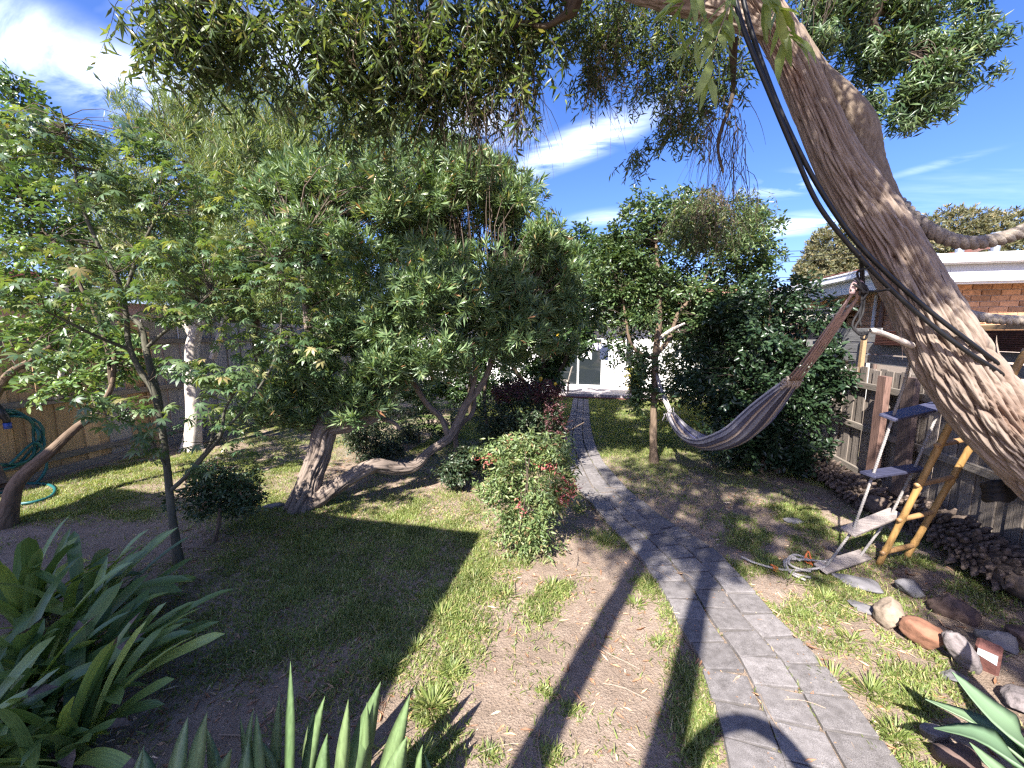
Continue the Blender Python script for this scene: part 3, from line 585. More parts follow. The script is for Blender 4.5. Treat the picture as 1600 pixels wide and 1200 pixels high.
T_BF = np.array([(0, .5, 0), (0, -.5, 0), (1, 0, 0)]); F_BF = [(0, 1, 2)]
def grass(name, n, x0, x1, y0, y1, hgt, wid, T, TF, power=1.0):
    x = rng.uniform(x0, x1, n); y = y0 + (y1-y0)*rng.random(n)**power
    k = rng.random(n) < grass_density(x, y); x, y = x[k], y[k]; n = len(x)
    cell = np.stack([np.floor(x*18), np.floor(y*18), 0*x], 1)                # tufts: blades lean away from their tuft's middle
    cx, cyy = (cell[:, 0]+.5)/18, (cell[:, 1]+.5)/18
    d = np.stack([(x-cx)*16 + rng.normal(size=n)*.5, (y-cyy)*16 + rng.normal(size=n)*.5, rng.uniform(.15, .85, n)], 1)
    P = np.stack([x, y, ground_z(x, y)-.004], 1); L = hgt*rng.uniform(.45, 1.3, n); nz = np.stack([-d[:, 0]*.6, -d[:, 1]*.6, 1+0*x], 1) + rng.normal(size=(n, 3))*.3
    V, Fs = scatter(T, TF, P, d, nz, np.stack([L, np.full(n, wid)*rng.uniform(.7, 1.3, n), L], 1))
    return tag(put(name, mesh_np(name, V, Fs), MT['grass']), kind='stuff')
grass('grass', 1250000, -8.4, 3.8, .9, 5.6, .050, .0078, T_BL, F_BL, 1.2)
grass('grass', 600000, -8.4, 3.8, 5.0, 13.4, .06, .012, T_BF, F_BF, .9)
def tufts(spots):
    """spiky single tufts of coarse grass on the bare soil"""
    P, D, Ls = [], [], []
    for (a, b, rpx, k) in spots:
        c = G(a, b); r = rpx*((c-CP)@FW)/F
        for _ in range(k):
            an, q = random.uniform(0, 6.28), random.random()**.7*r*.55; P.append((c[0]+cos(an)*q, c[1]+sin(an)*q, 0)); t = q/r; D.append((cos(an)*(.5+t), sin(an)*(.5+t), random.uniform(.3, 1.3))); Ls.append(random.uniform(.5, 1.15)*r*.8)
    P, D, Ls = np.array(P), np.array(D), np.array(Ls); P[:, 2] = ground_z(P[:, 0], P[:, 1])-.004; n = len(P)
    V, Fs = scatter(T_BL, F_BL, P, D, np.stack([-D[:, 0], -D[:, 1], 1.4+0*D[:, 0]], 1)+rng.normal(size=(n, 3))*.25, np.stack([Ls, np.full(n, .0095)*rng.uniform(.7, 1.3, n), Ls], 1))
    tag(put('grass_tufts', mesh_np('grass_tufts', V, Fs), MT['grass']), kind='stuff')
tufts([(675, 1100, 34, 190), (608, 1042, 25, 110), (705, 1048, 24, 80), (752, 984, 18, 50), (992, 944, 17, 70), (1030, 1002, 15, 40), (845, 962, 20, 50), (862, 916, 24, 60), (700, 1150, 22, 50), (660, 1188, 32, 90), (765, 1180, 18, 30), (860, 1085, 12, 18), (893, 1112, 12, 14), (1070, 1060, 16, 40), (1088, 1170, 20, 60), (1014, 915, 18, 50), (950, 846, 20, 45), (820, 885, 16, 30), (740, 905, 22, 60), (790, 930, 24, 60), (690, 960, 26, 80), (650, 1010, 22, 60), (860, 1188, 14, 30), (535, 1062, 18, 25), (560, 1040, 15, 20), (1230, 905, 24, 60), (1290, 935, 24, 60), (1330, 1000, 22, 50), (1250, 960, 20, 50), (1480, 1010, 15, 30), (1455, 1000, 12, 20), (1300, 1060, 30, 80), (1360, 1080, 34, 90), (1400, 1150, 34, 90), (1440, 1100, 30, 60), (1380, 1190, 30, 60), (1200, 890, 22, 50), (350, 790, 0.1, 1)])
# dry fallen leaves and small grit on the soil
def litter(n, x0, x1, y0, y1, ln, wd, mat, name, dens=None):
    x = rng.uniform(x0, x1, n); y = rng.uniform(y0, y1, n)
    if dens is not None: k = rng.random(n) < dens(x, y); x, y = x[k], y[k]
    n = len(x); a = rng.random(n)*6.283; d = np.stack([np.cos(a), np.sin(a), rng.normal(size=n)*.10], 1); nz = np.stack([rng.normal(size=n)*.3, rng.normal(size=n)*.3, 1+0*x], 1)
    l, r = path_x(y); on = (x > l) & (x < r); z = np.where(on, .034, ground_z(x, y)+.006); L = ln*rng.uniform(.4, 1.25, n)
    V, Fs = scatter(T_LANCE, F_LANCE, np.stack([x, y, z], 1), d, nz, np.stack([L, wd*rng.uniform(.7, 1.3, n), L], 1))
    return tag(put(name, mesh_np(name, V, Fs), mat), kind='stuff')
def lit_den(x, y):
    p = np.stack([x*1.5, y*1.5, 0*x+30], 1); hot = 0
    for (cx, cy_, r_) in ((-2.2, 2.1, .8), (-1.7, 1.8, .6), (-.7, 3.3, .35), (.2, 2.6, .5), (1.3, 2.3, .6), (1.9, 3.3, .6), (-2.6, 1.5, .5)): hot = hot + np.exp(-((x-cx)**2+(y-cy_)**2)/r_**2)
    l, r = path_x(y); on = (x > l+.03) & (x < r-.03)
    return np.clip(.22 + .5*noise3(p) + .55*hot, .03, 1)*np.where(on, .12, 1)
litter(9000, -5, 3.6, .9, 6.5, .085, .015, MT['litter'], 'fallen_leaves', lit_den)
litter(16000, -5, 3.6, .9, 5.5, .017, .007, MT['litter'], 'leaf_debris', lambda x, y: .2+.5*lit_den(x, y))
def fallen_twigs(n):
    mb = MB()
    for _ in range(n):
        x, y = rng.uniform(-4.5, 3.4), rng.uniform(1.0, 6.0); a = rng.random()*6.28; L = rng.uniform(.05, .28); k = rng.normal()*.5; t = np.linspace(0, 1, 5); px_, py_ = x+cos(a)*L*t+sin(a)*k*L*t*t*.4, y+sin(a)*L*t-cos(a)*k*L*t*t*.4
        l, r = path_x(py_); z = np.where((px_ > l) & (px_ < r), .036, ground_z(px_, py_)+.008); mb.tube(np.stack([px_, py_, z+.01*np.sin(t*3)], 1), .0022+.0015*rng.random(), 4)
    tag(mb.build('fallen_twigs', MT['twig_pale']), kind='stuff')
fallen_twigs(170)
# grass growing in the joints of the path
def joint_grass():
    P = []
    for s0 in np.arange(.05, min(cum[-1], 6), .012):
        l, r = along(s0)
        for u, pr in ((1/3, .30), (2/3, .55), (0, .5), (1, .8)):
            if rng.random() < pr*np.clip(noise3(np.array([[s0*2.5, u*9, 3.3]]))[0]*2.5+.15, 0, 1): P.append(l*(1-u)+r*u + np.array([rng.normal()*.006, rng.normal()*.01, 0]))
    P = np.repeat(np.array(P), 3, 0); n = len(P); d = np.stack([rng.normal(size=n), rng.normal(size=n), rng.uniform(.4, 1.6, n)], 1); L = rng.uniform(.02, .055, n) 
    P[:, 2] = .012
    V, Fs = scatter(T_BL, F_BL, P, d, np.stack([rng.normal(size=n)*.4, rng.normal(size=n)*.4, 1+0*d[:, 0]], 1), np.stack([L, np.full(n, .005), L], 1))
    tag(put('joint_grass', mesh_np('joint_grass', V, Fs), MT['grass']), kind='stuff')
joint_grass()

# ================================================================== FENCES
def paling_meshes(n, h, w, t):
    out = []
    for k in range(n):
        r = random.Random(k); mb = MB(); mb.box((0, 0, h/2), (t, w, h), bev=.003); V = mb.v[0]
        V[:, 1] += np.where(V[:, 2] > h/2, r.gauss(0, .004), 0); V[:, 0] += np.where(V[:, 2] > h/2, r.gauss(0, .003), 0)
        me = bpy.data.meshes.new('paling'); me.from_pydata(V.tolist(), [], mb.f); bm = bmesh.new(); bm.from_mesh(me); bmesh.ops.recalc_face_normals(bm, faces=bm.faces); bm.to_mesh(me); bm.free(); out.append(me)
    return out
def paling_run(parent, X, y0, y1, h, w, matf, side, jit=.02):
    base = {}
    y, k = y0, 0
    while y < y1:
        mat = matf(y); key = mat.name
        if key not in base:
            base[key] = paling_meshes(6, h, w+.012, .016)
            for me in base[key]: me.materials.append(mat)
        o = put('paling', base[key][k % 6] if k % 3 else random.choice(base[key]), mat, parent)
        o.location = (X + side*(.018 if k % 2 else 0), y, random.uniform(-jit, jit)); o.rotation_euler = (random.gauss(0, .006), 0, 0)
        y += w*random.uniform(.93, 1.05); k += 1
# right boundary fence
fr = thing('paling_fence', (3.9, 6, 0), 'old dark timber paling fence with three rails beside the fallen palm logs', 'fence')
paling_run(fr, 3.93, .6, 13.2, 1.76, .135, lambda y: MT['fence_dim'], -1)
for z in (.20, .87, 1.50):
    mb = MB(); mb.box((3.875, 6.9, z), (.045, 12.6, .09), bev=.004); mb.build('rail', MT['rail'], fr)
for y in (2.2, 8.9, 11.4):
    mb = MB(); mb.box((3.83, y, .85), (.10, .11, 1.72), bev=.006); mb.build('post', MT['brown_post'], fr)
# leaning red slab and brown post against that fence
def slab(name, px_bot, px_top, X, w, t, mat, label, cat):
    b, tp = PX(*px_bot, X), PX(*px_top, X-.03); mb = MB(); n = 7
    V, Fs = [], []
    for i in range(n):
        u = i/(n-1); c = b*(1-u)+tp*u; ww = w*(1+.06*sin(i*2.1)); 
        V += [c+(-t/2, -ww/2, 0), c+(t/2, -ww/2, 0), c+(t/2, ww/2, 0), c+(-t/2, ww/2, 0)]
    for i in range(n-1):
        for j in range(4): Fs.append((i*4+j, i*4+(j+1) % 4, i*4+4+(j+1) % 4, i*4+4+j))
    Fs += [(3, 2, 1, 0), tuple(4*(n-1)+j for j in range(4))]; mb.add(V, Fs)
    return tag(mb.build(name, mat), label, cat)
slab('red_slab', (1362, 745), (1383, 588), 3.76, .16, .07, MT['red_post'], 'reddish rough timber slab leaning on the dark paling fence', 'slab')
slab('brown_slab', (1405, 775), (1425, 590), 3.77, .20, .06, MT['brown_post'], 'dark brown timber post behind the rope ladder against the fence', 'post')
# screen boards raised above the fence
sc = thing('board_screen', (3.97, 8, 1.8), 'grey horizontal boards on battens raised above the right fence', 'screen')
for z0, z1, ya, yb in ((1.83, 1.96, 6.0, 8.9), (1.98, 2.13, 5.2, 8.6), (2.15, 2.36, 6.75, 8.35)):
    mb = MB(); mb.box((3.985, (ya+yb)/2, (z0+z1)/2), (.022, yb-ya, z1-z0), bev=.003); mb.build('board', MT['grey_board'], sc)
for z0, z1, ya, yb in ((1.85, 1.98, 2.2, 5.1), (2.0, 2.1, 1.6, 5.0)):
    mb = MB(); mb.box((3.985, (ya+yb)/2, (z0+z1)/2), (.022, yb-ya, z1-z0), bev=.003); mb.build('board', MT['grey_board'], sc)
mb = MB(); mb.box((3.945, 7.05, 1.95), (.05, .07, .62), bev=.004); mb.build('batten', MT['timber'], sc)
rb = thing('red_rail_board', (3.9, 5, 2.1), 'ribbed dark red decking board laid on edge along the fence behind the leaning trunk', 'board')
mb = MB(); mb.box((3.90, 4.1, 2.215), (.028, 5.2, .21)); 
for k in range(9): mb.box((3.882, 4.1, 2.13+k*.0215), (.008, 5.19, .012))
mb.build('board', MT['merbau'], rb)
mb = MB(); mb.box((3.90, 3.6, 2.348), (.07, 4.1, .05), bev=.004); mb.build('cap_rail', MT['timber'], rb)
# left boundary fence: brown near, grey further
fl = thing('paling_fence', (-8.6, 6, 0), 'tall left paling fence, brown boards near the hose and weathered grey boards further on', 'fence')
paling_run(fl, -8.66, 2.2, 15, 2.52, .17, lambda y: MT['fence_brown'] if y < 4.9 or (y < 5.7 and random.random() < .4) else MT['fence_grey'], 1)
for z in (.28, 1.20, 2.12):
    mb = MB(); mb.box((-8.59, 8.5, z), (.05, 13, .095), bev=.004); mb.build('rail', MT['rail'], fl)
for y in (5.65, 10.2): 
    mb = MB(); mb.box((-8.57, y, 1.15), (.10, .10, 2.3), bev=.004); mb.build('post', MT['fence_brown'], fl)
mb = MB(); mb.box((-8.57, 8.5, .06), (.03, 13, .12), bev=.003); mb.build('plinth_board', MT['rail'], fl)

# ================================================================== HOUSES
def boxpart(name, lo, hi, mat, parent, bev=0.0):
    lo, hi = np.minimum(lo, hi), np.maximum(lo, hi); mb = MB(); mb.box((np.array(lo)+hi)/2, np.array(hi)-lo, bev=bev); return mb.build(name, mat, parent)
hw = thing('white_house', (-1.5, 15.2, 0), 'bright white house at the end of the paved path with glass sliding door', 'house')
# wall in pieces round the openings (door x -1.95..0.02, z .2..2.10; slot window x .28..0.42)
for x0, x1, z0, z1 in ((-8.2, -5.6, 0, 2.72), (-4.4, -2.0, 0, 2.72), (-5.6, -4.4, 0, 1.0), (-5.6, -4.4, 2.1, 2.72), (-2.0, .06, 2.10, 2.72), (-2.0, .06, 0, .2), (.06, .86, 0, 2.72), (1.22, 3.6, 0, 2.72), (.86, 1.22, 0, 1.0), (.86, 1.22, 2.1, 2.72)):
    boxpart('wall', (x0, 15.2, z0), (x1, 15.4, z1), MT['white'], hw)
boxpart('soffit', (-8.4, 14.62, 2.72), (3.8, 15.4, 2.78), MT['cream'], hw); boxpart('fascia', (-8.4, 14.56, 2.70), (3.8, 14.617, 2.95), MT['white'], hw)
boxpart('lintel', (-2.05, 15.17, 2.103), (.08, 15.197, 2.70), MT['cream'], hw)
def door_leaf(x0, x1, y):
    f = MB(); t = .055
    f.box(((x0+x1)/2, y, .2+t/2), (x1-x0, .05, t)); f.box(((x0+x1)/2, y, 2.09-t/2), (x1-x0, .05, t))
    for x in (x0+t/2, x1-t/2): f.box((x, y, 1.145), (t, .05, 1.89-2*t))
    d = f.build('door_leaf', MT['gutter'], hw); boxpart('pane', (x0+t, y-.006, .2+t), (x1-t, y+.006, 2.09-t), MT['glass'], d)
door_leaf(-1.98, -.86, 15.26); door_leaf(-.90, .05, 15.215)
boxpart('interior', (-8, 15.6, 0), (3.4, 15.62, 2.7), MT['chair_grey'], hw)
for x0, x1, nm in ((.86, 1.22, 'window'), (-5.6, -4.4, 'window')):
    f = MB(); t = .05
    for z in (1.0+t/2, 2.1-t/2): f.box(((x0+x1)/2, 15.25, z), (x1-x0, .06, t))
    for x in (x0+t/2, x1-t/2): f.box((x, 15.25, 1.55), (t, .06, 1.0))
    w_ = f.build('window', MT['gutter'], hw); boxpart('pane', (x0+t, 15.245, 1.05), (x1-t, 15.255, 2.05), MT['glass'], w_); boxpart('sill', (x0-.04, 15.12, .95), (x1+.04, 15.197, .995), MT['gutter'], w_)
boxpart('upper_wall', (-8.2, 17.0, 2.6), (1.0, 17.2, 3.75), MT['white'], hw); boxpart('low_roof', (-8.4, 14.6, 2.955), (3.8, 17.0, 3.0), MT['gutter'], hw)
def tile_roof(name, x0, x1, y0, y1, z0, z1, parent, rows, flip=False):
    """terracotta roof: stepped courses with rounded tile ribs"""
    mb = MB(); nrm = unit(np.array([0, -(z1-z0), (y1-y0)]))
    nx_ = int((x1-x0)/.075); xs_ = np.linspace(x0, x1, nx_+1); hts = .018*np.abs(np.sin(np.arange(nx_+1)*pi/4))
    V, Fs = [], []
    for r in range(rows):
        for e in (0, 1):
            u = (r+e)/rows; lift = .045*(1-e)
            for x, hh in zip(xs_, hts): V.append(np.array([x, y0+(y1-y0)*u, z0+(z1-z0)*u]) + nrm*(lift+hh))
    k = nx_+1
    for r in range(2*rows-1):
        for i in range(nx_): a = r*k+i; Fs.append((a, a+1, a+k+1, a+k))
    mb.add(V, Fs); return mb.build(name, MT['tile'], parent)
tile_roof('roof', .4, 6.2, 17.6, 20.6, 3.15, 4.45, hw, 11)
boxpart('gable_wall', (.5, 18.0, 2.0), (6.1, 20.4, 3.1), MT['white'], hw)
dk = thing('deck', (-1, 14.3, 0), 'low grey timber deck in front of the white sliding door', 'deck')
for k in range(12):
    boxpart('deck_board', (-5.5, 13.62+k*.13, .10), (2.2, 13.742+k*.13, .135), MT['deck'], dk, .003)
boxpart('edge_board', (-5.5, 13.585, .02), (2.2, 13.615, .14), MT['deck'], dk)
boxpart('brick_edging', (-5.5, 13.45, -.01), (2.2, 13.58, .05), MT['brick_old'], dk)
# chair on the deck
ch = thing('garden_chair', PY(886, 618, 13.75)*(1, 1, 0)+(0, 0, .135), 'brown woven garden chair seen side-on at the deck edge', 'chair'); cx, cy_ = ch.location.x, ch.location.y
mb = MB(); mb.box((cx-.18, cy_, .56), (.46, .46, .04), bev=.01); mb.build('seat', MT['chair_grey'], ch)
mb = MB(); a = radians(14); mb.box((cx+.10, cy_, .83), (.035, .46, .52), rot=((cos(a), 0, sin(a)), (0, 1, 0), (-sin(a), 0, cos(a))), bev=.008); mb.build('backrest', MT['chair_grey'], ch)
for sx in (-.38, .03):
    for sy in (-.2, .2):
        mb = MB(); mb.tube([(cx+sx, cy_+sy, .54), (cx+sx*1.05, cy_+sy, .136)], .017, 6); mb.build('leg', MT['brown_post'], ch)
# potted plant with yellow leaves
pt = thing('potted_plant', (PY(990, 612, 14.2)[0], 14.2, .135), 'yellow-leaved bushy plant in a terracotta pot on the deck', 'potted plant'); qx = pt.location.x
mb = MB(); mb.tube([(qx, 14.2, .136), (qx, 14.2, .36), (qx, 14.2, .38), (qx, 14.2, .42)], [.12, .17, .19, .19], 14); mb.build('pot', MT['tile'], pt, smooth=False)
P = np.array([qx, 14.2, .45]) + in_ball(420)*np.array([.34, .3, .42]) + np.array([0, 0, .2]); stuff_part('foliage', *loose_leaves(P, np.repeat([[qx, 14.2, .4]], 420, 0), .14, .03, T_LANCE, F_LANCE, .25), MT['yplant'], pt)
# clothes line
YL = 13.25
a0, a1 = PY(858, 523, YL), PY(1015, 546, YL-.25)
def line_pt(px):
    u = (px-858)/(1015-858); p = a0*(1-u)+a1*u; p[2] -= .05*sin(pi*u); return p
cln = thing('clothes_line', a0, 'thin clothes line strung across the garden before the white house', 'clothes line')
mb = MB(); mb.tube([line_pt(x) for x in np.linspace(780, 1040, 20)], .004, 4); mb.build('cord', MT['laundry'], cln)
def garment(name, px0, px1, drop, mat, label, shape='rect'):
    p0, p1 = line_pt(px0), line_pt(px1); nu, nv = 9, 8; V, Fs = [], []
    for j in range(nv):
        v = j/(nv-1)
        for i in range(nu):
            u = i/(nu-1); uu = u
            dz = drop*v
            if shape == 'shorts': dz *= (1 if abs(u-.5) > .12 else .72)
            if shape == 'tee': uu = .5+(u-.5)*(1.0 if v < .35 else .74)
            q = p0*(1-uu)+p1*uu; V.append(q + np.array([0, .018*sin(u*9+v*2)*v + .012, -dz-.004 + .01*sin(u*14)*v]))
    for j in range(nv-1):
        for i in range(nu-1): k = j*nu+i; Fs.append((k, k+1, k+nu+1, k+nu))
    mb = MB(); mb.add(V, Fs); V2 = [v+np.array([0, .006, 0]) for v in V]; mb.add(V2, [f[::-1] for f in Fs])
    o = mb.build(name, mat, None, True); tag(o, label, 'laundry', 'washing on the line')
    for u in (.12, .88):
        q = p0*(1-u)+p1*u; pg = MB(); pg.box(q+np.array([0, 0, .012]), (.014, .014, .06), bev=.003); pg.build('peg', MT['peg'], o)
garment('shorts', 890, 908, .32, MT['laundry_print'], 'lilac patterned shorts pegged nearest the dark lemon tree', 'shorts')
garment('towel', 911, 928, .56, MT['laundry'], 'long white towel hanging in front of the sliding door glass')
garment('underwear', 928.5, 938, .24, MT['laundry_print'], 'small lilac garment pegged between the white towel and the white shirt', 'shorts')
garment('shirt', 938.5, 956, .52, MT['laundry'], 'white shirt hanging in front of the white wall at the right of the door', 'tee')

# brick neighbour on the right: rear wall faces the garden's near end, side wall runs along the fence
bh = thing('brick_house', (7, 11, 0), 'orange brick house behind the right fence with white gutter and tiled roof', 'house')
XS, YR = 5.05, 7.5
boxpart('wall', (XS+.01, YR+.01, 0), (XS+9, YR+9, 3.06), MT['mortar'], bh)
bk = []
for k in range(4):
    mb = MB(); mb.box((0, 0, 0), (.228, .02, .076), bev=.004); V = mb.v[0] + np.random.default_rng(k).normal(size=mb.v[0].shape)*.0012
    me = bpy.data.meshes.new('brick'); me.from_pydata(V.tolist(), [], mb.f); bm = bmesh.new(); bm.from_mesh(me); bmesh.ops.recalc_face_normals(bm, faces=bm.faces); bm.to_mesh(me); bm.free(); me.materials.append(MT['brick']); bk.append(me)
nb = 0
for r in range(0, 10):                                            # rear wall, bricks one by one where they can be told apart
    z = 2.985 - r*.086
    for c in range(0, 9):
        x = XS+.115+(c+.5*(r % 2))*.24
        o = put('brick', random.choice(bk), MT['brick'], bh); o.location = (x, YR+.005+random.uniform(-.002, .002), z); nb += 1
        if random.random() < .5: o.rotation_euler = (0, 0, pi)
for r in range(0, 8):
    z = 2.985 - r*.086
    for c in range(0, 14):
        y = YR+.13+(c+.5*(r % 2))*.24
        o = put('brick', random.choice(bk), MT['brick'], bh); o.location = (XS+.005+random.uniform(-.002, .002), y, z); o.rotation_euler = (0, 0, pi/2); nb += 1
boxpart('wall_face', (XS-.004, YR+3.5, 0), (XS+.009, YR+9, 3.05), MT['brick_far'], bh)
boxpart('fascia', (XS-.42, YR-.42, 3.03), (XS+9, YR-.36, 3.30), MT['fascia'], bh); boxpart('fascia', (XS-.42, YR-.355, 3.03), (XS-.36, YR+9, 3.30), MT['fascia'], bh)
boxpart('soffit', (XS-.355, YR-.355, 3.065), (XS+9, YR+9, 3.09), MT['gutter'], bh)
for lo, hi in (((XS-.52, YR-.54, 3.27), (XS+9, YR-.423, 3.40)), ((XS-.54, YR-.42, 3.27), (XS-.423, YR+9, 3.40))):
    g = boxpart('gutter', lo, hi, MT['gutter'], bh, .02)
    l2, h2 = np.array(lo)-.012, np.array(hi)+.012; l2[2] = 3.38; h2[2] = 3.415; boxpart('gutter_lip', l2, h2, MT['gutter'], bh, .006)
boxpart('trim_board', (XS-.355, YR-.38, 3.0), (XS+9, YR-.30, 3.062), MT['white'], bh)
def hip(name, parent):
    r0 = np.array([XS-.5, YR+1.2, 3.42]); n_ = 62
    mb = MB(); V, Fs = [], []
    for r in range(10):
        for e in (0, 1):
            u = (r+e)/10; lift = .05*(1-e)
            for k in range(n_): V.append((XS-.50+u*2.4, YR+1.4+k*.14, 3.40+u*.42+lift+.02*(k % 2)))
    for r in range(19):
        for k in range(n_-1): a = r*n_+k; Fs.append((a, a+1, a+n_+1, a+n_))
    mb.add(V, Fs); return mb.build(name, MT['tile'], parent)
hip('roof', bh)
boxpart('flat_roof', (XS-.4, YR-.4, 3.36), (XS+9, YR+.65, 3.39), MT['gutter'], bh)
# window with striped awning in the side wall
wy0, wy1, wz0, wz1 = 9.5, 11.3, 1.5, 2.62
f = MB()
for y in (wy0, (wy0+wy1)/2, wy1): f.box((XS-.03, y, (wz0+wz1)/2), (.07, .07, wz1-wz0))
for z in (wz0, wz1): f.box((XS-.03, (wy0+wy1)/2, z), (.066, wy1-wy0+.07, .07))
wf = f.build('window', MT['timber'], bh); boxpart('pane', (XS-.022, wy0+.035, wz0+.035), (XS-.012, wy1-.035, wz1-.035), MT['glass'], wf)
aw = MB(); ns = 18
for k in range(ns):
    y0, y1 = wy0-.2+(wy1-wy0+.4)*k/ns, wy0-.2+(wy1-wy0+.4)*(k+1)/ns; mi = k % 2; ym = (y0+y1)/2
    aw.add([(XS-.02, y0, 2.80), (XS-.02, y1, 2.80), (XS-.42, y1, 2.66), (XS-.42, y0, 2.66)], [(0, 1, 2, 3)], mi)
    aw.add([(XS-.42, y0, 2.66), (XS-.42, y1, 2.66), (XS-.425, y1, 2.54), (XS-.425, ym, 2.50), (XS-.425, y0, 2.54)], [(0, 1, 2, 3, 4)], mi)
aw.build('awning', [MT['awn_cream'], MT['awn_green']], wf)
boxpart('awning_box', (XS-.12, wy0-.22, 2.80), (XS-.015, wy1+.22, 2.86), MT['cream'], wf)
for y in (8.55, 8.75): 
    mb = MB(); mb.tube([(XS-.04, y, 3.0), (XS-.04, y, 1.0)], .03, 8); mb.build('downpipe', MT['fascia'] if y > 8.6 else MT['brown_post'], bh)
for x, y, h_ in ((1497, 408, .35), (1552, 408, .42)):
    p = PY(x, y, YR+1.0); fl_ = MB(); fl_.tube([p-(0, 0, .35), p+(0, 0, h_)], .055, 10); fl_.tube([p+(0, 0, h_-.02), p+(0, 0, h_+.05)], .08, 10); fl_.build('flue', MT['metal'], bh)
# low pink brick house beyond the left fence
ph = thing('pink_brick_house', (-11, 8, 0), 'pale pink brick house showing over the left paling fence', 'house')
boxpart('wall', (-14, 3.0, 0), (-10.9, 12.5, 2.98), MT['brick_pink'], ph)
f = MB()
for y in (7.9, 8.9): f.box((-10.87, y, 2.5), (.06, .06, .9))
for z in (2.05, 2.95): f.box((-10.87, 8.4, z), (.056, 1.06, .06))
w_ = f.build('window', MT['gutter'], ph); boxpart('pane', (-10.89, 7.93, 2.08), (-10.88, 8.87, 2.92), MT['glass'], w_)
boxpart('fascia', (-10.52, 2.6, 3.05), (-10.46, 12.9, 3.25), MT['cream'], ph)
mb = MB(); V, Fs = [], []
for r in range(8):
    for e in (0, 1):
        for k in range(60): V.append((-10.45-(r+e)/8*2.6, 2.6+k*.175, 3.22+(r+e)/8*.45+.05*(1-e)+.02*(k % 2)))
for r in range(15):
    for k in range(59): a = r*60+k; Fs.append((a, a+1, a+61, a+60))
mb.add(V, Fs); mb.build('roof', MT['tile'], ph)
# unseen roof on posts added behind the camera to shade the garden's left
sh = thing('sunshade', (-5.5, -2.4, 0), 'unseen flat metal roof on posts at the near end, added to shade the left of the garden', 'sunshade')
boxpart('roof', (-8.3, -4.9, 3.97), (-2.65, 0.0, 4.06), MT['metal'], sh)
for x in (-8.1, -5.5, -2.85): boxpart('rafter', (x-.05, -4.85, 3.80), (x+.05, -.05, 3.967), MT['timber'], sh)
for x in (-8.1, -2.85):
    for y in (-4.7, -.2): boxpart('post', (x-.06, y-.06, 0), (x+.06, y+.06, 3.80), MT['timber'], sh)
# power lines
pl = thing('power_lines', (8, 30, 6), 'thin dark overhead wires crossing the sky above the brick house', 'power lines')
for (ya, yb) in ((390, 386), (401, 392), (409, 399), (431, 427), (437, 434)):
    mb = MB(); a, b = PY(1100, ya+4, 30), PY(1420, yb-3, 26); t = np.linspace(0, 1, 12)[:, None]; Q = a*(1-t)+b*t; Q[:, 2] -= .12*np.sin(t[:, 0]*pi); mb.tube(Q, .016, 4); mb.build('wire', MT['black_rubber'], pl)

# ================================================================== TREES AND SHRUBS
def tree(name, base, label, cat, group=None): return thing(name, base, label, cat, group)
def nodes_of(*objs):
    out = []
    for o in objs:
        v = np.empty(len(o.data.vertices)*3, np.float32); o.data.vertices.foreach_get('co', v); out.append(v.reshape(-1, 3)[::37])
    return np.concatenate(out)
def twigs(name, anchors, P, r0, r1, mat, parent, cap=700):
    if len(P) > cap: P = P[rng.choice(len(P), cap, replace=False)]
    V, Fs = twig_net(anchors, P, r0, r1); return stuff_part(name, V, Fs, mat, parent)

# ---- bottlebrush with the leaning furrowed trunk
cb = tree('bottlebrush_tree', W(475, 795, 5.14)*(1, 1, 0), 'big bottlebrush with leaning furrowed grey trunk and a long limb along the lawn', 'tree')
B = MT['bark_grey']
t1 = limb('trunk', [(470, 800, 5.14, 0.216), (484, 755, 5.14, 0.167), (500, 705, 5.15, 0.149), (512, 668, 5.15, 0.149), (545, 662, 5.2, 0.126), (580, 650, 5.3, 0.104), (603, 622, 5.4, 0.09), (625, 590, 5.5, 0.081), (634, 555, 5.55, 0.072), (640, 500, 5.6, 0.054)], B, cb, amp=.055, ridges=17, n=120, step=.014, vk=2.0, flare=.15)
t2 = limb('limb', [(512, 668, 5.15, .13), (506, 620, 5.15, .09), (490, 570, 5.15, .06), (480, 500, 5.2, .045), (470, 400, 5.3, .03)], B, cb, amp=.02, ridges=14)
t3 = limb('limb', [(478, 792, 5.13, .14), (515, 768, 5.12, .11), (550, 745, 5.15, .10), (585, 728, 5.25, .10), (620, 732, 5.45, .095), (648, 728, 5.6, .085), (672, 705, 5.8, .07), (700, 685, 5.95, .07), (715, 660, 6.0, .065), (728, 632, 6.0, .06), (748, 608, 6.0, .05), (765, 575, 6.0, .045), (790, 500, 6.0, .03)], B, cb, amp=.035, ridges=12, n=72, step=.014, vk=2.0)
t4 = limb('limb', [(702, 688, 5.95, .05), (690, 655, 5.9, .045), (668, 632, 5.85, .04), (652, 608, 5.8, .04), (640, 590, 5.75, .03), (622, 560, 5.7, .03)], B, cb, amp=.012)
t5 = limb('limb', [(716, 712, 6.4, .05), (712, 682, 6.35, .045), (722, 662, 6.3, .04), (738, 645, 6.25, .04), (741, 615, 6.2, .035), (735, 588, 6.2, .03), (728, 560, 6.2, .025)], B, cb, amp=.012)
t6 = limb('limb', [(725, 640, 6.0, .045), (740, 600, 5.95, .035), (742, 570, 5.9, .03), (720, 500, 5.85, .025)], B, cb, amp=.01)
t7 = limb('limb', [(600, 655, 5.3, .03), (618, 662, 5.2, .025), (625, 672, 5.15, .02)], B, cb, amp=.006)
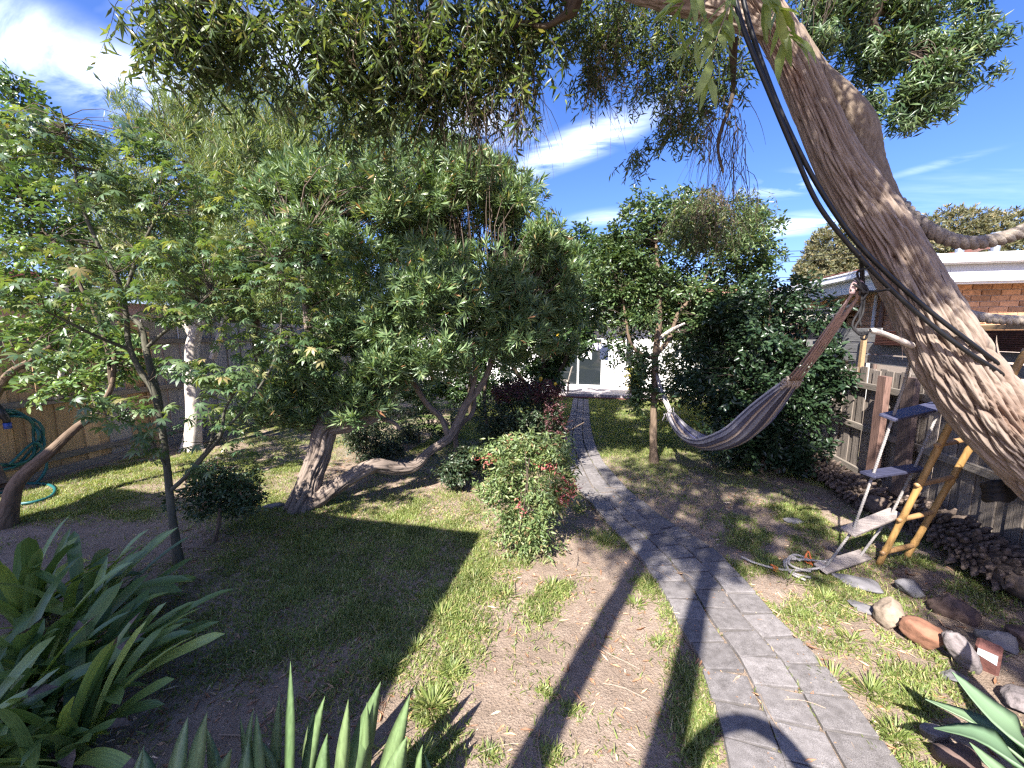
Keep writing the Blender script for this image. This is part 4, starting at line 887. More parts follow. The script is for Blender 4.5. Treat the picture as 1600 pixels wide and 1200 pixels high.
puffs = [(600,320,5.6,130,85),(715,325,5.8,115,85),(690,262,5.8,60,45),(795,290,5.9,50,45),(825,385,5.9,75,85),(862,400,6.0,45,60),(850,460,6.0,55,60),(520,420,5.2,110,80),(640,470,5.0,110,80),(740,470,5.6,100,90),(560,555,4.9,85,55,1.3),(645,545,4.8,75,50,1.3),(470,600,4.9,70,50),(790,530,5.8,60,50),(500,320,5.8,100,80),(440,640,4.9,60,40,.8),(885,450,5.9,32,60),(870,520,5.9,40,40,.8),(745,255,5.9,40,40,.8),(400,640,4.9,40,30,.6),(540,610,4.9,60,30),(555,625,4.95,50,30,.7),(690,585,5.3,50,28,.7)]
P, C, _ = puff_points(puffs, 8800, .35, clump=16, cr=.5)
V, Fs = whorls(P, C + (0, 0, -.1), 17, .128, .021, spread=.95, up=.3, back=.8)
stuff_part('foliage', V, Fs, MT['callis'], cb); twigs('twigs', nodes_of(t1, t2, t3, t4, t5, t6), P, .014, .003, MT['twig'], cb, 900)
# ---- needle-leaved tree behind
nd_ = tree('needle_tree', G(420, 662), 'feathery needle-leaved tree rising behind the maple and bottlebrush', 'tree')
a1_ = limb('trunk', [(420, 668, 8.6, .12), (410, 600, 8.5, .10), (400, 500, 8.2, .09), (420, 400, 8, .075), (440, 300, 7.8, .05), (470, 200, 7.6, .03)], MT['bark_dark'], nd_)
a2_ = limb('limb', [(400, 500, 8.2, .07), (350, 400, 7.9, .055), (310, 300, 7.7, .04), (270, 220, 7.6, .025)], MT['bark_dark'], nd_)
a3_ = limb('limb', [(410, 440, 8.1, .06), (470, 330, 7.9, .045), (520, 240, 7.7, .03)], MT['bark_dark'], nd_)
puffs = [(290,205,7.5,95,75),(250,320,7.5,100,90),(385,200,7.5,120,85),(360,330,7.5,110,90),(450,270,7.5,100,90),(520,210,7.5,80,70),(200,400,7.5,80,60),(330,430,7.5,90,60),(225,170,7.5,45,50,.6),(440,400,7.6,90,80),(560,170,7.6,60,50),(590,240,7.6,60,60),(320,455,7.8,70,35),(420,460,7.8,70,40),(250,450,7.8,60,35),(170,330,7.8,60,70,.7)]
P, C, _ = puff_points(puffs, 6800, .3, clump=12, cr=.55)
V, Fs = whorls(P, C + (0, 0, -.6), 18, .15, .017, spread=.75, up=.7, back=1.6); stuff_part('foliage', V, Fs, MT['needle'], nd_); twigs('twigs', nodes_of(a1_, a2_, a3_), P, .016, .003, MT['twig'], nd_, 700)
# ---- dark trees beyond the left fence
bf = tree('boundary_tree', PX(400, 560, -10.2)*(1, 1, 0), 'dark bushy tree showing over the left fence behind the bottlebrush', 'tree')
limb('trunk', [(400, 650, 12, .12), (402, 580, 12, .11), (395, 500, 12, .08), (400, 440, 12, .04)], MT['bark_dark'], bf)
P, C, _ = puff_points([(330,485,12,60,50),(410,490,12,60,60),(480,500,12.5,60,60),(370,430,12,60,50),(440,430,12,60,50),(540,520,13,50,60),(290,460,12,40,40)], 2600, .3, clump=9, cr=.55); stuff_part('foliage', *sprigs(P, C, 7, .12, .05, T_OVAL, F_OVAL), MT['small'], bf)
# ---- pale-barked tree by the left fence
cm = tree('pale_bark_tree', G(308, 700), 'smooth pale-barked forked tree standing at the left fence', 'tree')
c1_ = limb('trunk', [(300, 705, 7.6, 0.155), (303, 650, 7.6, 0.126), (300, 590, 7.6, 0.115), (300, 545, 7.6, 0.111), (308, 515, 7.6, 0.104), (318, 490, 7.55, 0.089), (322, 450, 7.5, 0.074), (330, 380, 7.5, 0.052)], MT['bark_pale'], cm, amp=.004, ridges=6, flare=.3)
c2_ = limb('limb', [(302, 522, 7.6, .09), (290, 500, 7.6, .085), (278, 480, 7.6, .07), (250, 430, 7.6, .05)], MT['bark_pale'], cm, amp=.004, ridges=6); c3_ = limb('limb', [(312, 508, 7.58, .085), (326, 502, 7.52, .08)], MT['bark_pale'], cm, amp=.004, ridges=6)
limb('limb', [(332, 560, 7.5, .06), (342, 530, 7.45, .055), (350, 500, 7.4, .05), (365, 460, 7.4, .03)], MT['bark_pale'], cm, amp=.004)
P, C, _ = puff_points([(300,400,7.6,80,50),(350,400,7.4,70,50),(240,420,7.6,60,40)], 500, .3); stuff_part('foliage', *sprigs(P, C, 6, .09, .04, T_OVAL, F_OVAL), MT['citrus'], cm)
# ---- citrus tree at the left edge
ct = tree('citrus_tree', W(15, 810, 4.6)*(1, 1, 0), 'broad-leaved citrus tree with dark slanting limb at the left edge', 'tree')
k1 = limb('trunk', [(5, 830, 4.6, 0.115), (15, 790, 4.6, 0.086), (30, 750, 4.6, 0.072), (80, 705, 4.65, 0.054), (120, 668, 4.7, 0.043), (150, 645, 4.75, 0.036), (175, 600, 4.8, 0.025), (178, 540, 4.9, 0.022)], MT['bark_brown'], ct, amp=.012)
k2 = limb('limb', [(0, 760, 4.6, .08), (-30, 680, 4.7, .06), (0, 605, 4.8, .045), (20, 580, 4.8, .04), (45, 565, 4.85, .03), (80, 540, 4.9, .02)], MT['bark_brown'], ct, amp=.01)
k3 = limb('limb', [(90, 625, 5.2, .03), (98, 570, 5.25, .03), (110, 520, 5.3, .028), (118, 460, 5.3, .02)], MT['bark_pale'], ct, amp=.004); k4 = limb('limb', [(175, 600, 4.8, .03), (160, 520, 5.0, .025), (100, 400, 5.2, .02), (30, 300, 5.3, .018), (20, 150, 5.4, .012)], MT['bark_dark'], ct)
P, C, _ = puff_points([(25,180,5.3,55,55,.6),(60,330,5.4,90,60),(60,420,5.4,80,50),(110,520,5.2,90,45),(190,560,5.0,60,40,.8),(95,600,5.1,80,30,.7),(10,260,5.3,60,50),(20,130,5.3,25,22,.8)], 1150, .2)
stuff_part('foliage', *sprigs(P, C, 7, .095, .045, T_OVAL, F_OVAL, .1, .22), MT['citrus'], ct); twigs('twigs', nodes_of(k1, k2, k3, k4), P, .009, .003, MT['twig'], ct, 250)
for a, b, d in ((38, 390, 4.9), (28, 415, 4.9), (88, 600, 4.9), (30, 545, 4.8)):
    mb = MB(); c = W(a, b, d); mb.tube([c+(0, 0, .04), c+(0, 0, .03), c, c-(0, 0, .03), c-(0, 0, .045)], [.008, .026, .036, .026, .006], 10); mb.build('fruit', MT['fruit_green'], ct, True)
# ---- Japanese maple, big enough to pick out leaves
mp_ = tree('maple_tree', W(278, 885, 3.86)*(1, 1, 0), 'young Japanese maple with thin upright trunk and layered star-shaped leaves', 'tree')
BM = MT['bark_maple']
m1 = limb('trunk', [(280, 890, 3.86, 0.043), (276, 850, 3.86, 0.036), (268, 800, 3.86, 0.034), (262, 740, 3.86, 0.033), (256, 690, 3.86, 0.031), (252, 660, 3.86, 0.03), (240, 610, 3.86, 0.028), (220, 580, 3.84, 0.025), (202, 540, 3.82, 0.023), (197, 490, 3.8, 0.022), (185, 440, 3.78, 0.02), (155, 385, 3.75, 0.017), (128, 320, 3.7, 0.014), (112, 240, 3.7, 0.009), (95, 170, 3.7, 0.006)], BM, mp_, amp=.003, ridges=6, n=20, flare=.25)
m2 = limb('limb', [(252, 665, 3.86, .034), (246, 620, 3.9, .034), (236, 580, 3.95, .032), (228, 545, 4.0, .03), (220, 510, 4.05, .026), (195, 480, 4.1, .02), (215, 400, 4.1, .016), (250, 330, 4.1, .01)], BM, mp_, amp=.003, n=16)
m3 = limb('limb', [(268, 765, 3.86, .022), (290, 745, 3.84, .02), (320, 712, 3.82, .018), (345, 680, 3.8, .016), (352, 640, 3.8, .012), (375, 600, 3.82, .009)], BM, mp_, amp=.002, n=12); m4 = limb('limb', [(300, 732, 3.83, .015), (330, 690, 3.8, .012), (328, 650, 3.8, .01)], BM, mp_, amp=.002, n=12)
m5 = limb('limb', [(228, 545, 4.0, .02), (255, 520, 4.0, .016), (300, 485, 3.95, .012), (330, 455, 3.9, .009)], BM, mp_, amp=.002, n=12); m6 = limb('limb', [(200, 545, 3.82, .018), (150, 525, 3.6, .014), (80, 490, 3.4, .010), (20, 465, 3.3, .007)], BM, mp_, amp=.002, n=12)
m7 = limb('limb', [(262, 735, 3.86, .014), (235, 690, 3.7, .011), (190, 655, 3.5, .008), (120, 640, 3.4, .006)], BM, mp_, amp=.002, n=12); m8 = limb('limb', [(330, 690, 3.8, .014), (380, 640, 3.9, .012), (430, 560, 4.1, .01), (440, 480, 4.2, .008), (430, 400, 4.3, .006)], BM, mp_, amp=.002, n=12)
MPF = [(50,385,3.5,90,40),(150,300,3.9,120,60),(60,235,3.7,100,55),(150,225,3.9,90,45),(215,215,4.0,40,40,.6),(160,448,3.3,70,22,.8),(290,395,3.8,75,35),(290,440,3.8,60,20,.7),(100,480,3.4,110,28),(255,475,3.6,80,28),(50,560,3.2,70,22,.8),(190,640,3.4,90,22),(330,575,3.55,70,28,1.2),(360,600,3.6,60,25),(250,690,3.3,50,25,.7),(130,632,3.2,50,16,.6),(420,470,4.2,90,55),(450,545,4.3,75,40),(340,650,3.8,60,25,.7),(480,400,4.4,70,45),(380,400,4.2,70,40),(300,320,4.1,80,50),(20,470,3.2,40,40),(400,690,3.9,40,20,.4),(300,740,3.75,40,14,.4)]
PM_, CM_, KM = puff_points(MPF, 3300, .0, .9, clump=9, cr=.6)
rest = []
mv = [maple_template(k) for k in range(6)]; mmesh = []
for T, TF in mv:
    me = mesh_np('leaf', T, np.array(TF)); me.materials.append(MT['maple']); mmesh.append(me)
dep = (PM_-CP)@FW; order = np.argsort(dep + rng.random(len(dep))*.5); single = set(order[:300].tolist())
tilt = rng.normal(size=(len(PM_), 3))*.33 + np.array([0, 0, 1.0]) + (PM_-CM_)*.5*np.array([1, 1, 0]); dirs = unit((PM_-CM_)*np.array([1, 1, .2])*2 + rng.normal(size=PM_.shape)*.55*np.array([1, 1, .25]) + np.array([0, 0, -.28])); size = rng.uniform(.05, .108, len(PM_))
for k, (T, TF) in enumerate(mv):
    sel = np.array([i for i in range(len(PM_)) if i % 6 == k and i not in single]); rest.append(scatter(T, TF, PM_[sel], dirs[sel], tilt[sel], size[sel]))
stuff_part('foliage', *join(rest), MT['maple'], mp_)
for i in sorted(single):
    x = Vector(dirs[i]); z = Vector(tilt[i]); y = z.cross(x).normalized(); z = x.cross(y); o = put('leaf', mmesh[i % 6], MT['maple'], mp_)
    R_ = Matrix((x, y, z)).transposed().to_4x4(); o.rotation_euler = R_.to_euler(); o.location = PM_[i]; o.scale = (size[i],)*3
twigs('twigs', nodes_of(m1, m2, m3, m4, m5, m6, m7, m8), PM_, .005, .0015, MT['twig'], mp_, 420)
# ---- dark lemon tree by the path
le = tree('lemon_tree', G(850, 672), 'dark glossy lemon tree with a few yellow lemons left of the path', 'tree')
l1 = limb('trunk', [(845, 672, 9.5, .09), (842, 620, 9.5, .08), (850, 560, 9.5, .07), (855, 480, 9.5, .05)], MT['bark_dark'], le); l2 = limb('limb', [(842, 620, 9.5, .06), (800, 570, 9.5, .05), (790, 500, 9.5, .03)], MT['bark_dark'], le); l3 = limb('limb', [(846, 600, 9.5, .05), (880, 570, 9.5, .04), (900, 500, 9.5, .03)], MT['bark_dark'], le); limb('limb', [(762, 672, 9.2, .04), (757, 620, 9.2, .04), (765, 560, 9.3, .03)], MT['bark_brown'], le)
P, C, _ = puff_points([(850,450,9.5,80,70),(830,540,9.5,75,55),(905,430,9.5,38,60),(885,520,9.4,36,55),(790,470,9.6,60,60),(800,590,9.6,50,30,.6),(860,590,9.5,40,40,.8),(900,380,9.5,35,40),(925,450,9.3,26,60),(930,400,9.3,24,40),(895,500,9.2,30,36)], 3300, .2, .6, clump=8)
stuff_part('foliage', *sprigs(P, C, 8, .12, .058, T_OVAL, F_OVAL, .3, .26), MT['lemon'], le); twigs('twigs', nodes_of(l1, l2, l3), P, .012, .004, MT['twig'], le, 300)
for a, b, d in ((866, 522, 8.9), (872, 525, 8.95), (845, 592, 8.8), (862, 534, 8.9), (868, 600, 8.8)):
    mb = MB(); c = W(a, b, d); mb.tube([c+(0, 0, .05), c+(0, 0, .035), c, c-(0, 0, .035), c-(0, 0, .055)], [.008, .03, .042, .03, .006], 10); mb.build('fruit', MT['fruit'], le, True)
# ---- small tree that holds the hammock
sm = tree('small_tree', G(1022, 722), 'slender straight-trunked small tree with the hammock tied to it', 'tree')
s1_ = limb('trunk', [(1022, 726, 6.86, .085), (1021, 700, 6.86, .07), (1021, 650, 6.86, .062), (1023, 590, 6.86, .062), (1024, 555, 6.86, .06), (1030, 500, 6.86, .05), (1028, 430, 6.86, .04), (1025, 380, 6.86, .025)], MT['bark_brown'], sm, amp=.008, ridges=8, n=32, flare=.3)
s2_ = limb('limb', [(1024, 555, 6.86, .05), (1045, 530, 6.9, .04), (1060, 490, 6.9, .035), (1090, 455, 6.95, .03), (1120, 400, 7, .02)], MT['bark_brown'], sm); s3_ = limb('limb', [(1022, 560, 6.86, .035), (1000, 552, 6.8, .03), (985, 535, 6.8, .025), (978, 500, 6.8, .02), (970, 450, 6.8, .015)], MT['bark_brown'], sm); s4_ = limb('limb', [(1028, 530, 6.86, .04), (1050, 515, 6.7, .03), (1070, 505, 6.6, .02)], MT['bark_pale'], sm)
SPF = [(1040,370,7,95,55),(970,430,7,60,65),(1080,440,7,90,65),(1140,390,7,60,55),(1175,360,7,45,40,.6),(1000,500,7,60,35,.8),(940,490,7,40,30,.6),(1160,435,7,50,35,.6),(1000,350,7,40,35,.6),(1060,320,7,50,30,.6),(1015,600,6.9,25,60,.8),(985,560,6.9,28,40,.5),(1090,510,7.0,60,40,.9),(1130,480,7.0,50,40,.7),(1205,400,7,20,25,.4),(945,430,7,35,60),(1000,465,7,55,40),(980,380,7,40,40),(1045,470,7,60,50,.8),(960,520,6.9,26,24,.7),(1000,590,6.9,18,50,.8),(1180,330,7,30,25,.5)]
P, C, _ = puff_points(SPF, 4600, .2, clump=10, cr=.5)
stuff_part('foliage', *sprigs(P, C, 8, .085, .04, T_OVAL, F_OVAL, .1, .22), MT['small'], sm); twigs('twigs', nodes_of(s1_, s2_, s3_, s4_), P, .008, .002, MT['twig'], sm, 450)
# ---- camellia and the hedge behind it
ca = tree('camellia_bush', G(1200, 738), 'dense glossy dark camellia bush beside the hammock at the right fence', 'bush')
n1_ = limb('trunk', [(1190, 740, 6.35, .07), (1195, 700, 6.35, .06), (1190, 640, 6.35, .05), (1195, 560, 6.3, .03)], MT['bark_brown'], ca); n2_ = limb('limb', [(1215, 738, 6.3, .05), (1230, 680, 6.2, .04), (1245, 580, 6.2, .03)], MT['bark_brown'], ca)
P, C, _ = puff_points([(1120,530,6.6,70,55),(1200,530,6.3,85,75),(1175,610,6.4,100,70),(1250,585,6.0,55,75),(1110,600,6.6,55,45),(1230,670,6.1,55,50),(1245,480,6.2,45,36),(1285,600,5.9,28,40,.7),(1160,680,6.4,70,45),(1265,700,6.0,45,35,.7),(1195,700,6.3,50,36)], 3400, .45, clump=11, cr=.5)
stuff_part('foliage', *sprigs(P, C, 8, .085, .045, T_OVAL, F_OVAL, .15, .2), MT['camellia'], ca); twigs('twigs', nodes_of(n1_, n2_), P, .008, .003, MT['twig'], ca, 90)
bb = tree('back_bush', G(735, 650), 'dark leafy bush in front of the white house wall left of the lemon tree', 'bush')
limb('stem', [(735, 652, 10.8, .05), (733, 610, 10.8, .04), (736, 570, 10.8, .02)], MT['bark_dark'], bb)
P, C, _ = puff_points([(735,585,10.8,42,52),(700,600,10.8,34,40),(765,575,10.8,26,55),(670,590,11,40,45),(640,600,11,40,36)], 1500, .3, clump=9, cr=.5); stuff_part('foliage', *sprigs(P, C, 7, .11, .045, T_OVAL, F_OVAL), MT['lemon'], bb)
hb = tree('hedge_bush', G(1130, 640)*(1, 1, 0), 'loose yellow-green bush behind the camellia near the brick house', 'bush')
hc = G(1130, 650); limb('trunk', [(1130, 648, 10, .07), (1128, 560, 10, .05), (1135, 480, 10, .03)], MT['bark_brown'], hb)
P, C, _ = puff_points([(1120,520,10,70,60),(1165,480,10,45,40),(1080,560,9.6,50,62,1.3),(1150,560,10,60,60),(1065,610,9.4,30,26)], 2100, .4); stuff_part('foliage', *sprigs(P, C, 7, .10, .035, T_OVAL, F_OVAL), MT['hedge'], hb)
# ---- nandinas
nf = tree('nandina_bush', W(835, 868, 4.02)*(1, 1, 0), 'sunlit pale green nandina with pink-red new leaves beside the path', 'bush', 'nandinas along the path')
nb0 = W(835, 868, 4.03)
for k in range(9):
    a = W(820+rng.normal()*10, 868, 4.05); b = W(825+rng.normal()*40, 700+rng.random()*90, 4.2+rng.normal()*.15); mb = MB(); mb.tube(smooth_path([a, (a+b)/2+rng.normal(size=3)*.03, b], 7), np.linspace(.008, .004, 7), 5); mb.build('stem', MT['twig'], nf)
NPF = [(770,765,4.2,28,34,.7),(882,760,4.1,18,30,.5),(825,725,4.25,62,38),(850,770,4.1,45,40),(800,770,4.15,38,45),(825,820,4.0,50,35,1.1),(835,850,3.95,36,18,.7),(785,810,4.1,26,22,.6),(868,720,4.3,22,24,.6),(790,700,4.5,45,22,.7)]
P, C, _ = puff_points(NPF, 1050, .25, clump=9, cr=.55)
stuff_part('foliage', *sprigs(P, C, 9, .062, .021, T_LANCE, F_LANCE, .2, .17), MT['nandina'], nf)
RP = np.concatenate([W(a, b, d)+rng.normal(size=(m, 3))*.035 for a, b, d, m in ((880,748,4.05,5),(866,738,4.05,4),(878,780,3.95,5),(850,735,4.1,2),(872,762,4.0,3),(768,722,4.3,4),(760,715,4.35,4),(808,790,3.9,2),(895,757,4.05,4),(842,705,4.3,4),(792,690,4.4,3),(886,775,3.95,4))])
stuff_part('new_leaves', *sprigs(RP, RP+rng.normal(size=RP.shape)*.1, 7, .05, .018, T_LANCE, F_LANCE, .05, .13), MT['nandina_red'], nf)
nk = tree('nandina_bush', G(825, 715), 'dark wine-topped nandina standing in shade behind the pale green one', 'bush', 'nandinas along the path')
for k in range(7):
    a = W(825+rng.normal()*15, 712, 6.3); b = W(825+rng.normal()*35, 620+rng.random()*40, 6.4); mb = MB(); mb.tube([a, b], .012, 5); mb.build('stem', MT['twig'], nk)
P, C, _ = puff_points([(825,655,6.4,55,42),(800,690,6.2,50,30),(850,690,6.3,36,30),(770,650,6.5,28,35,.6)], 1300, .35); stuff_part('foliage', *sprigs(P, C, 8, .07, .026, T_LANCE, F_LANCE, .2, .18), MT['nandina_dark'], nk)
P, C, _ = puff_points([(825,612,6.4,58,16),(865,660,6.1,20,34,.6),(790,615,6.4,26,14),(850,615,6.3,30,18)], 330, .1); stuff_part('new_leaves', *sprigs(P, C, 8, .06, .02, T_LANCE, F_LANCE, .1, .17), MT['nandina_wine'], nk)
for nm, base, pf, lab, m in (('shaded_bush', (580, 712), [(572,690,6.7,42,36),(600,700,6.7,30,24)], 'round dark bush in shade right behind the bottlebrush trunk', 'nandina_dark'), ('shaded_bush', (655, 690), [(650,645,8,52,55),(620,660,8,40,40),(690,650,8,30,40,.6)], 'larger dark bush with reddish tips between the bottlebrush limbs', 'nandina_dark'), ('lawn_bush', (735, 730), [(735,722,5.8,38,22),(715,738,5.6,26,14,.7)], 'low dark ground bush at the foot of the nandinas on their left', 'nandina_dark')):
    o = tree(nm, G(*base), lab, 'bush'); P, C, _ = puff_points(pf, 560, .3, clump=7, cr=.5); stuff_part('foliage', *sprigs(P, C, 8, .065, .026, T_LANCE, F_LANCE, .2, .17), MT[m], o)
    b0 = G(*base); mb = MB(); mb.tube([b0-(0, 0, .02), b0+(0, 0, .3)], [.03, .015], 6); mb.build('stem', MT['twig'], o)
rs = tree('round_shrub', W(338, 852, 4.27)*(1, 1, 0), 'small clipped round shrub on a bare stem left of the bottlebrush', 'shrub')
limb('stem', [(333, 852, 4.27, .035), (338, 835, 4.27, .022), (343, 810, 4.27, .022), (345, 770, 4.27, .015)], MT['bark_brown'], rs, amp=.004, n=12)
P, C, _ = puff_points([(345,772,4.3,57,44),(330,758,4.3,40,30),(365,765,4.3,38,36)], 1150, .5, clump=12, cr=.5); stuff_part('foliage', *sprigs(P, C, 8, .042, .022, T_OVAL, F_OVAL, .1, .10), MT['shrub'], rs)
# ---- far gums
for k, (pf, lab) in enumerate((([(1300,400,60,40,50),(1290,430,60,50,40),(1325,420,60,35,45),(1270,435,60,30,20)], 'olive-brown gum tree showing left of the leaning trunk beyond the roof'), ([(1440,395,60,45,40),(1490,355,60,55,32),(1540,375,60,45,40),(1580,355,60,45,30),(1610,390,60,40,40),(1470,400,60,60,30)], 'wide gum tree crown above the white gutter on the right'))):
    c = W(pf[0][0], 520, 60); o = tree('gum_tree', (c[0], c[1], 0), lab, 'tree', 'far gum trees'); limb('trunk', [(pf[1][0], 545, 60, .5), (pf[1][0], 470, 60, .4), (pf[1][0]+4, 400, 60, .25)], MT['bark_pale'], o, step=.4, n=12)
    P, C, _ = puff_points(pf, 2600, .55); stuff_part('foliage', *whorls(P, C, 9, .62, .2, spread=.9, up=.3), MT['gum'], o)

# ---- the big leaning tree
bt = tree('leaning_willow_tree', (3.55, 3.45, 0), 'huge leaning tree with deeply furrowed reddish-grey trunk crossing the upper right', 'tree')
big = limb('trunk', [(2060, 1140, 2.7, 0.294), (1880, 960, 2.75, 0.277), (1740, 825, 2.8, 0.257), (1640, 732, 2.84, 0.241), (1556, 654, 2.85, 0.228), (1488, 561, 2.84, 0.214), (1428, 450, 2.83, 0.183), (1385, 372, 2.8, 0.169), (1318, 268, 2.76, 0.138), (1272, 170, 2.72, 0.122), (1228, 75, 2.68, 0.108), (1182, 0, 2.64, 0.107), (1130, -70, 2.6, 0.107), (1050, -120, 2.5, 0.1)], MT['bark_big'], bt, amp=.070, ridges=36, n=240, step=.009, vk=1.9, knob=.03)
burl = limb('burl_limb', [(1440, 470, 2.95, 0.101), (1395, 370, 2.92, 0.117), (1352, 268, 2.9, 0.121), (1332, 205, 2.88, 0.133), (1304, 155, 2.86, 0.109), (1272, 110, 2.84, 0.078), (1238, 50, 2.84, 0.062)], MT['bark_burl'], bt, amp=.014, ridges=30, n=80, step=.016, vk=9, knob=.10)
def bark_strips(o, n, parent, lo=.06, hi=.26):
    """loose strips of bark lifting off the trunk"""
    me = o.data; v = np.empty(len(me.vertices)*3, np.float32); me.vertices.foreach_get('co', v); v = v.reshape(-1, 3); nn = np.empty_like(v).ravel(); me.vertices.foreach_get('normal', nn); nn = nn.reshape(-1, 3); st_ = 241
    i = rng.integers(st_*2, len(v)-st_*4, n); T_ = unit(v[i+st_*2]-v[i]); T_ = unit(T_*np.sign(rng.normal(size=(n, 1))) + rng.normal(size=(n, 3))*.10); L = rng.uniform(lo, hi, n); N_ = unit(nn[i]); N_ = np.where(((v[i]-v[i-st_].mean(0))*0+1) > 0, N_, N_)
    V, Fs = scatter(np.array([(0, .5, 0), (0, -.5, 0), (.3, .6, .02), (.3, -.5, .02), (.7, .5, .05), (.7, -.45, .05), (1, .1, .13)]), [(0, 1, 3), (0, 3, 2), (2, 3, 5), (2, 5, 4), (4, 5, 6)], v[i]+N_*.002, T_, N_, np.stack([L, rng.uniform(.006, .015, n), L], 1)); stuff_part('bark_strips', V, Fs, MT['bark_strip'], parent)
bark_strips(big, 130, bt, .06, .26)
g1 = limb('limb', [(1205, 40, 2.66, 0.104), (1120, 10, 2.75, 0.096), (1050, -5, 2.85, 0.096), (960, -30, 3.0, 0.08), (860, -60, 3.1, 0.072)], MT['bark_big'], bt, amp=.03, ridges=20, n=96, step=.012, vk=2.2)
g2 = limb('limb', [(880, -60, 3.1, .10), (893, -15, 3.1, .10), (893, 14, 3.1, .06), (880, 26, 3.1, .03), (850, 42, 3.15, .022), (815, 36, 3.2, .018), (790, 55, 3.25, .01)], MT['bark_dark'], bt, amp=.01)
g3 = limb('limb', [(1060, -110, 2.5, .16), (760, -190, 2.7, .14), (520, -130, 2.9, .10), (380, -70, 3.0, .06), (300, 20, 3.0, .03)], MT['bark_dark'], bt, step=.06); g4 = limb('limb', [(760, -190, 2.7, .10), (700, -60, 3.3, .06), (660, 60, 3.6, .03)], MT['bark_dark'], bt, step=.06)
g5 = limb('limb', [(1145, 60, 2.9, .035), (1146, 120, 3.0, .02), (1142, 160, 3.0, .016), (1126, 205, 3.0, .013), (1122, 235, 3.0, .011), (1130, 270, 3.02, .009)], MT['bark_dark'], bt, amp=.002, n=12)
g6 = limb('limb', [(1300, -150, 3.6, .16), (1350, -60, 4.0, .11), (1364, 10, 4.2, .085), (1362, 40, 4.25, .05), (1385, 62, 4.3, .035), (1440, 90, 4.35, .02), (1500, 100, 4.4, .012)], MT['bark_dark'], bt, amp=.008); g7 = limb('limb', [(1364, 15, 4.2, .05), (1410, 20, 4.25, .035), (1470, 10, 4.3, .02)], MT['bark_dark'], bt, amp=.004)
def strands(P, length, n_leaf, leaf, width, T, TF, side=.25, twig=.0022, bare=0.0, leaf_from=.1):
    N = len(P); K = 7; t = np.linspace(0, 1, K); L = length*rng.uniform(.5, 1.25, N); h = rng.normal(size=(N, 3))*side; h[:, 2] = 0; h2 = rng.normal(size=(N, 3))*side*.5; h2[:, 2] = 0
    Q = P[:, None] + L[:, None, None]*(t[None, :, None]*np.array([0, 0, -1.0]) + np.sqrt(t)[None, :, None]*h[:, None] + np.sin(t*4)[None, :, None]*h2[:, None]*.4)
    d = np.array([0, 0, -1.0]); a = unit(rng.normal(size=(N, 3))*(1, 1, .01)); b = np.cross(a, d); r = (twig*(1-.75*t))[None, :, None]
    ring = np.stack([Q + r*a[:, None], Q + r*(-.5*a+.87*b)[:, None], Q + r*(-.5*a-.87*b)[:, None]], 2).reshape(-1, 3); Fs = []
    for i in range(K-1):
        for j in range(3): p, q = i*3+j, i*3+(j+1) % 3; Fs += [(p, q, q+3), (p, q+3, p+3)]
    tw = (ring, (np.array(Fs)[None] + (np.arange(N)*K*3)[:, None, None]).reshape(-1, 3))
    if n_leaf == 0: return tw, None
    tl = leaf_from + (1-leaf_from)*(np.arange(n_leaf)+.5)/n_leaf; idx = tl*(K-1); i0 = np.minimum(idx.astype(int), K-2); fr_ = (idx-i0)[None, :, None]
    pos = Q[:, i0]*(1-fr_) + Q[:, i0+1]*fr_; ang = rng.random((N, n_leaf))*6.283
    dr = np.stack([np.cos(ang), np.sin(ang), rng.uniform(-1.6, .1, (N, n_leaf))], -1); nz = rng.normal(size=(N, n_leaf, 3))*.7 + np.array([0, 0, .8]); Lf = leaf*rng.uniform(.6, 1.2, (N, n_leaf)).ravel()
    k = rng.random(N*n_leaf) > bare
    return tw, scatter(T, TF, pos.reshape(-1, 3)[k], dr.reshape(-1, 3)[k], nz.reshape(-1, 3)[k], np.stack([Lf, width*Lf/leaf, Lf], 1)[k])
# hanging left part of the crown
LP = [(285,20,2.9,75,45),(290,80,3.1,50,35,.8),(340,110,3.3,50,28,.5),(400,25,3.2,70,50,.7),(480,25,3.2,80,50),(540,90,3.4,70,55),(600,40,3.3,90,60),(640,140,3.6,80,50),(700,60,3.4,80,70),(720,150,3.6,60,45,.8),(770,40,3.3,60,60),(810,120,3.4,28,60,.8),(815,30,3.3,60,50),(330,40,3.2,80,50),(590,190,3.8,90,30,.5),(470,140,3.6,60,30,.35)]
P, C, _ = puff_points(LP, 880, .0, .8); P[:, 2] += .12
tw, lf = strands(P, .40, 15, .12, .021, T_LANCE, F_LANCE, .45, .0028); stuff_part('foliage', *lf, MT['willow'], bt); TW = [tw]
MP = [(925,60,3.6,45,45),(935,110,3.6,42,40,.8),(1000,40,3.4,60,40),(1040,110,3.5,50,50),(1080,170,3.5,45,40),(1060,200,3.5,40,25),(1130,110,3.2,40,40,.7),(1090,60,3.4,50,50),(1130,140,3.1,30,25,.8),(1000,250,3.9,18,28,.5),(870,40,3.5,40,50,.7),(960,20,3.4,60,40,.7)]
P, C, _ = puff_points(MP, 720, .0, 1.1); P[:, 2] += .1
tw, lf = strands(P, .26, 14, .075, .013, T_LANCE, F_LANCE, .5, .0025); stuff_part('foliage', *lf, MT['willow'], bt); TW.append(tw)
DP = [(1110,325,5.0,30,45),(1150,330,5.0,40,35,.7),(1075,330,5.0,30,40,.7),(1160,300,5.0,30,20,.4)]
P, C, _ = puff_points(DP, 260, .0); tw, lf = strands(P, .4, 14, .085, .014, T_LANCE, F_LANCE, .35, .003); stuff_part('foliage', *lf, MT['willow'], bt); TW.append(tw)
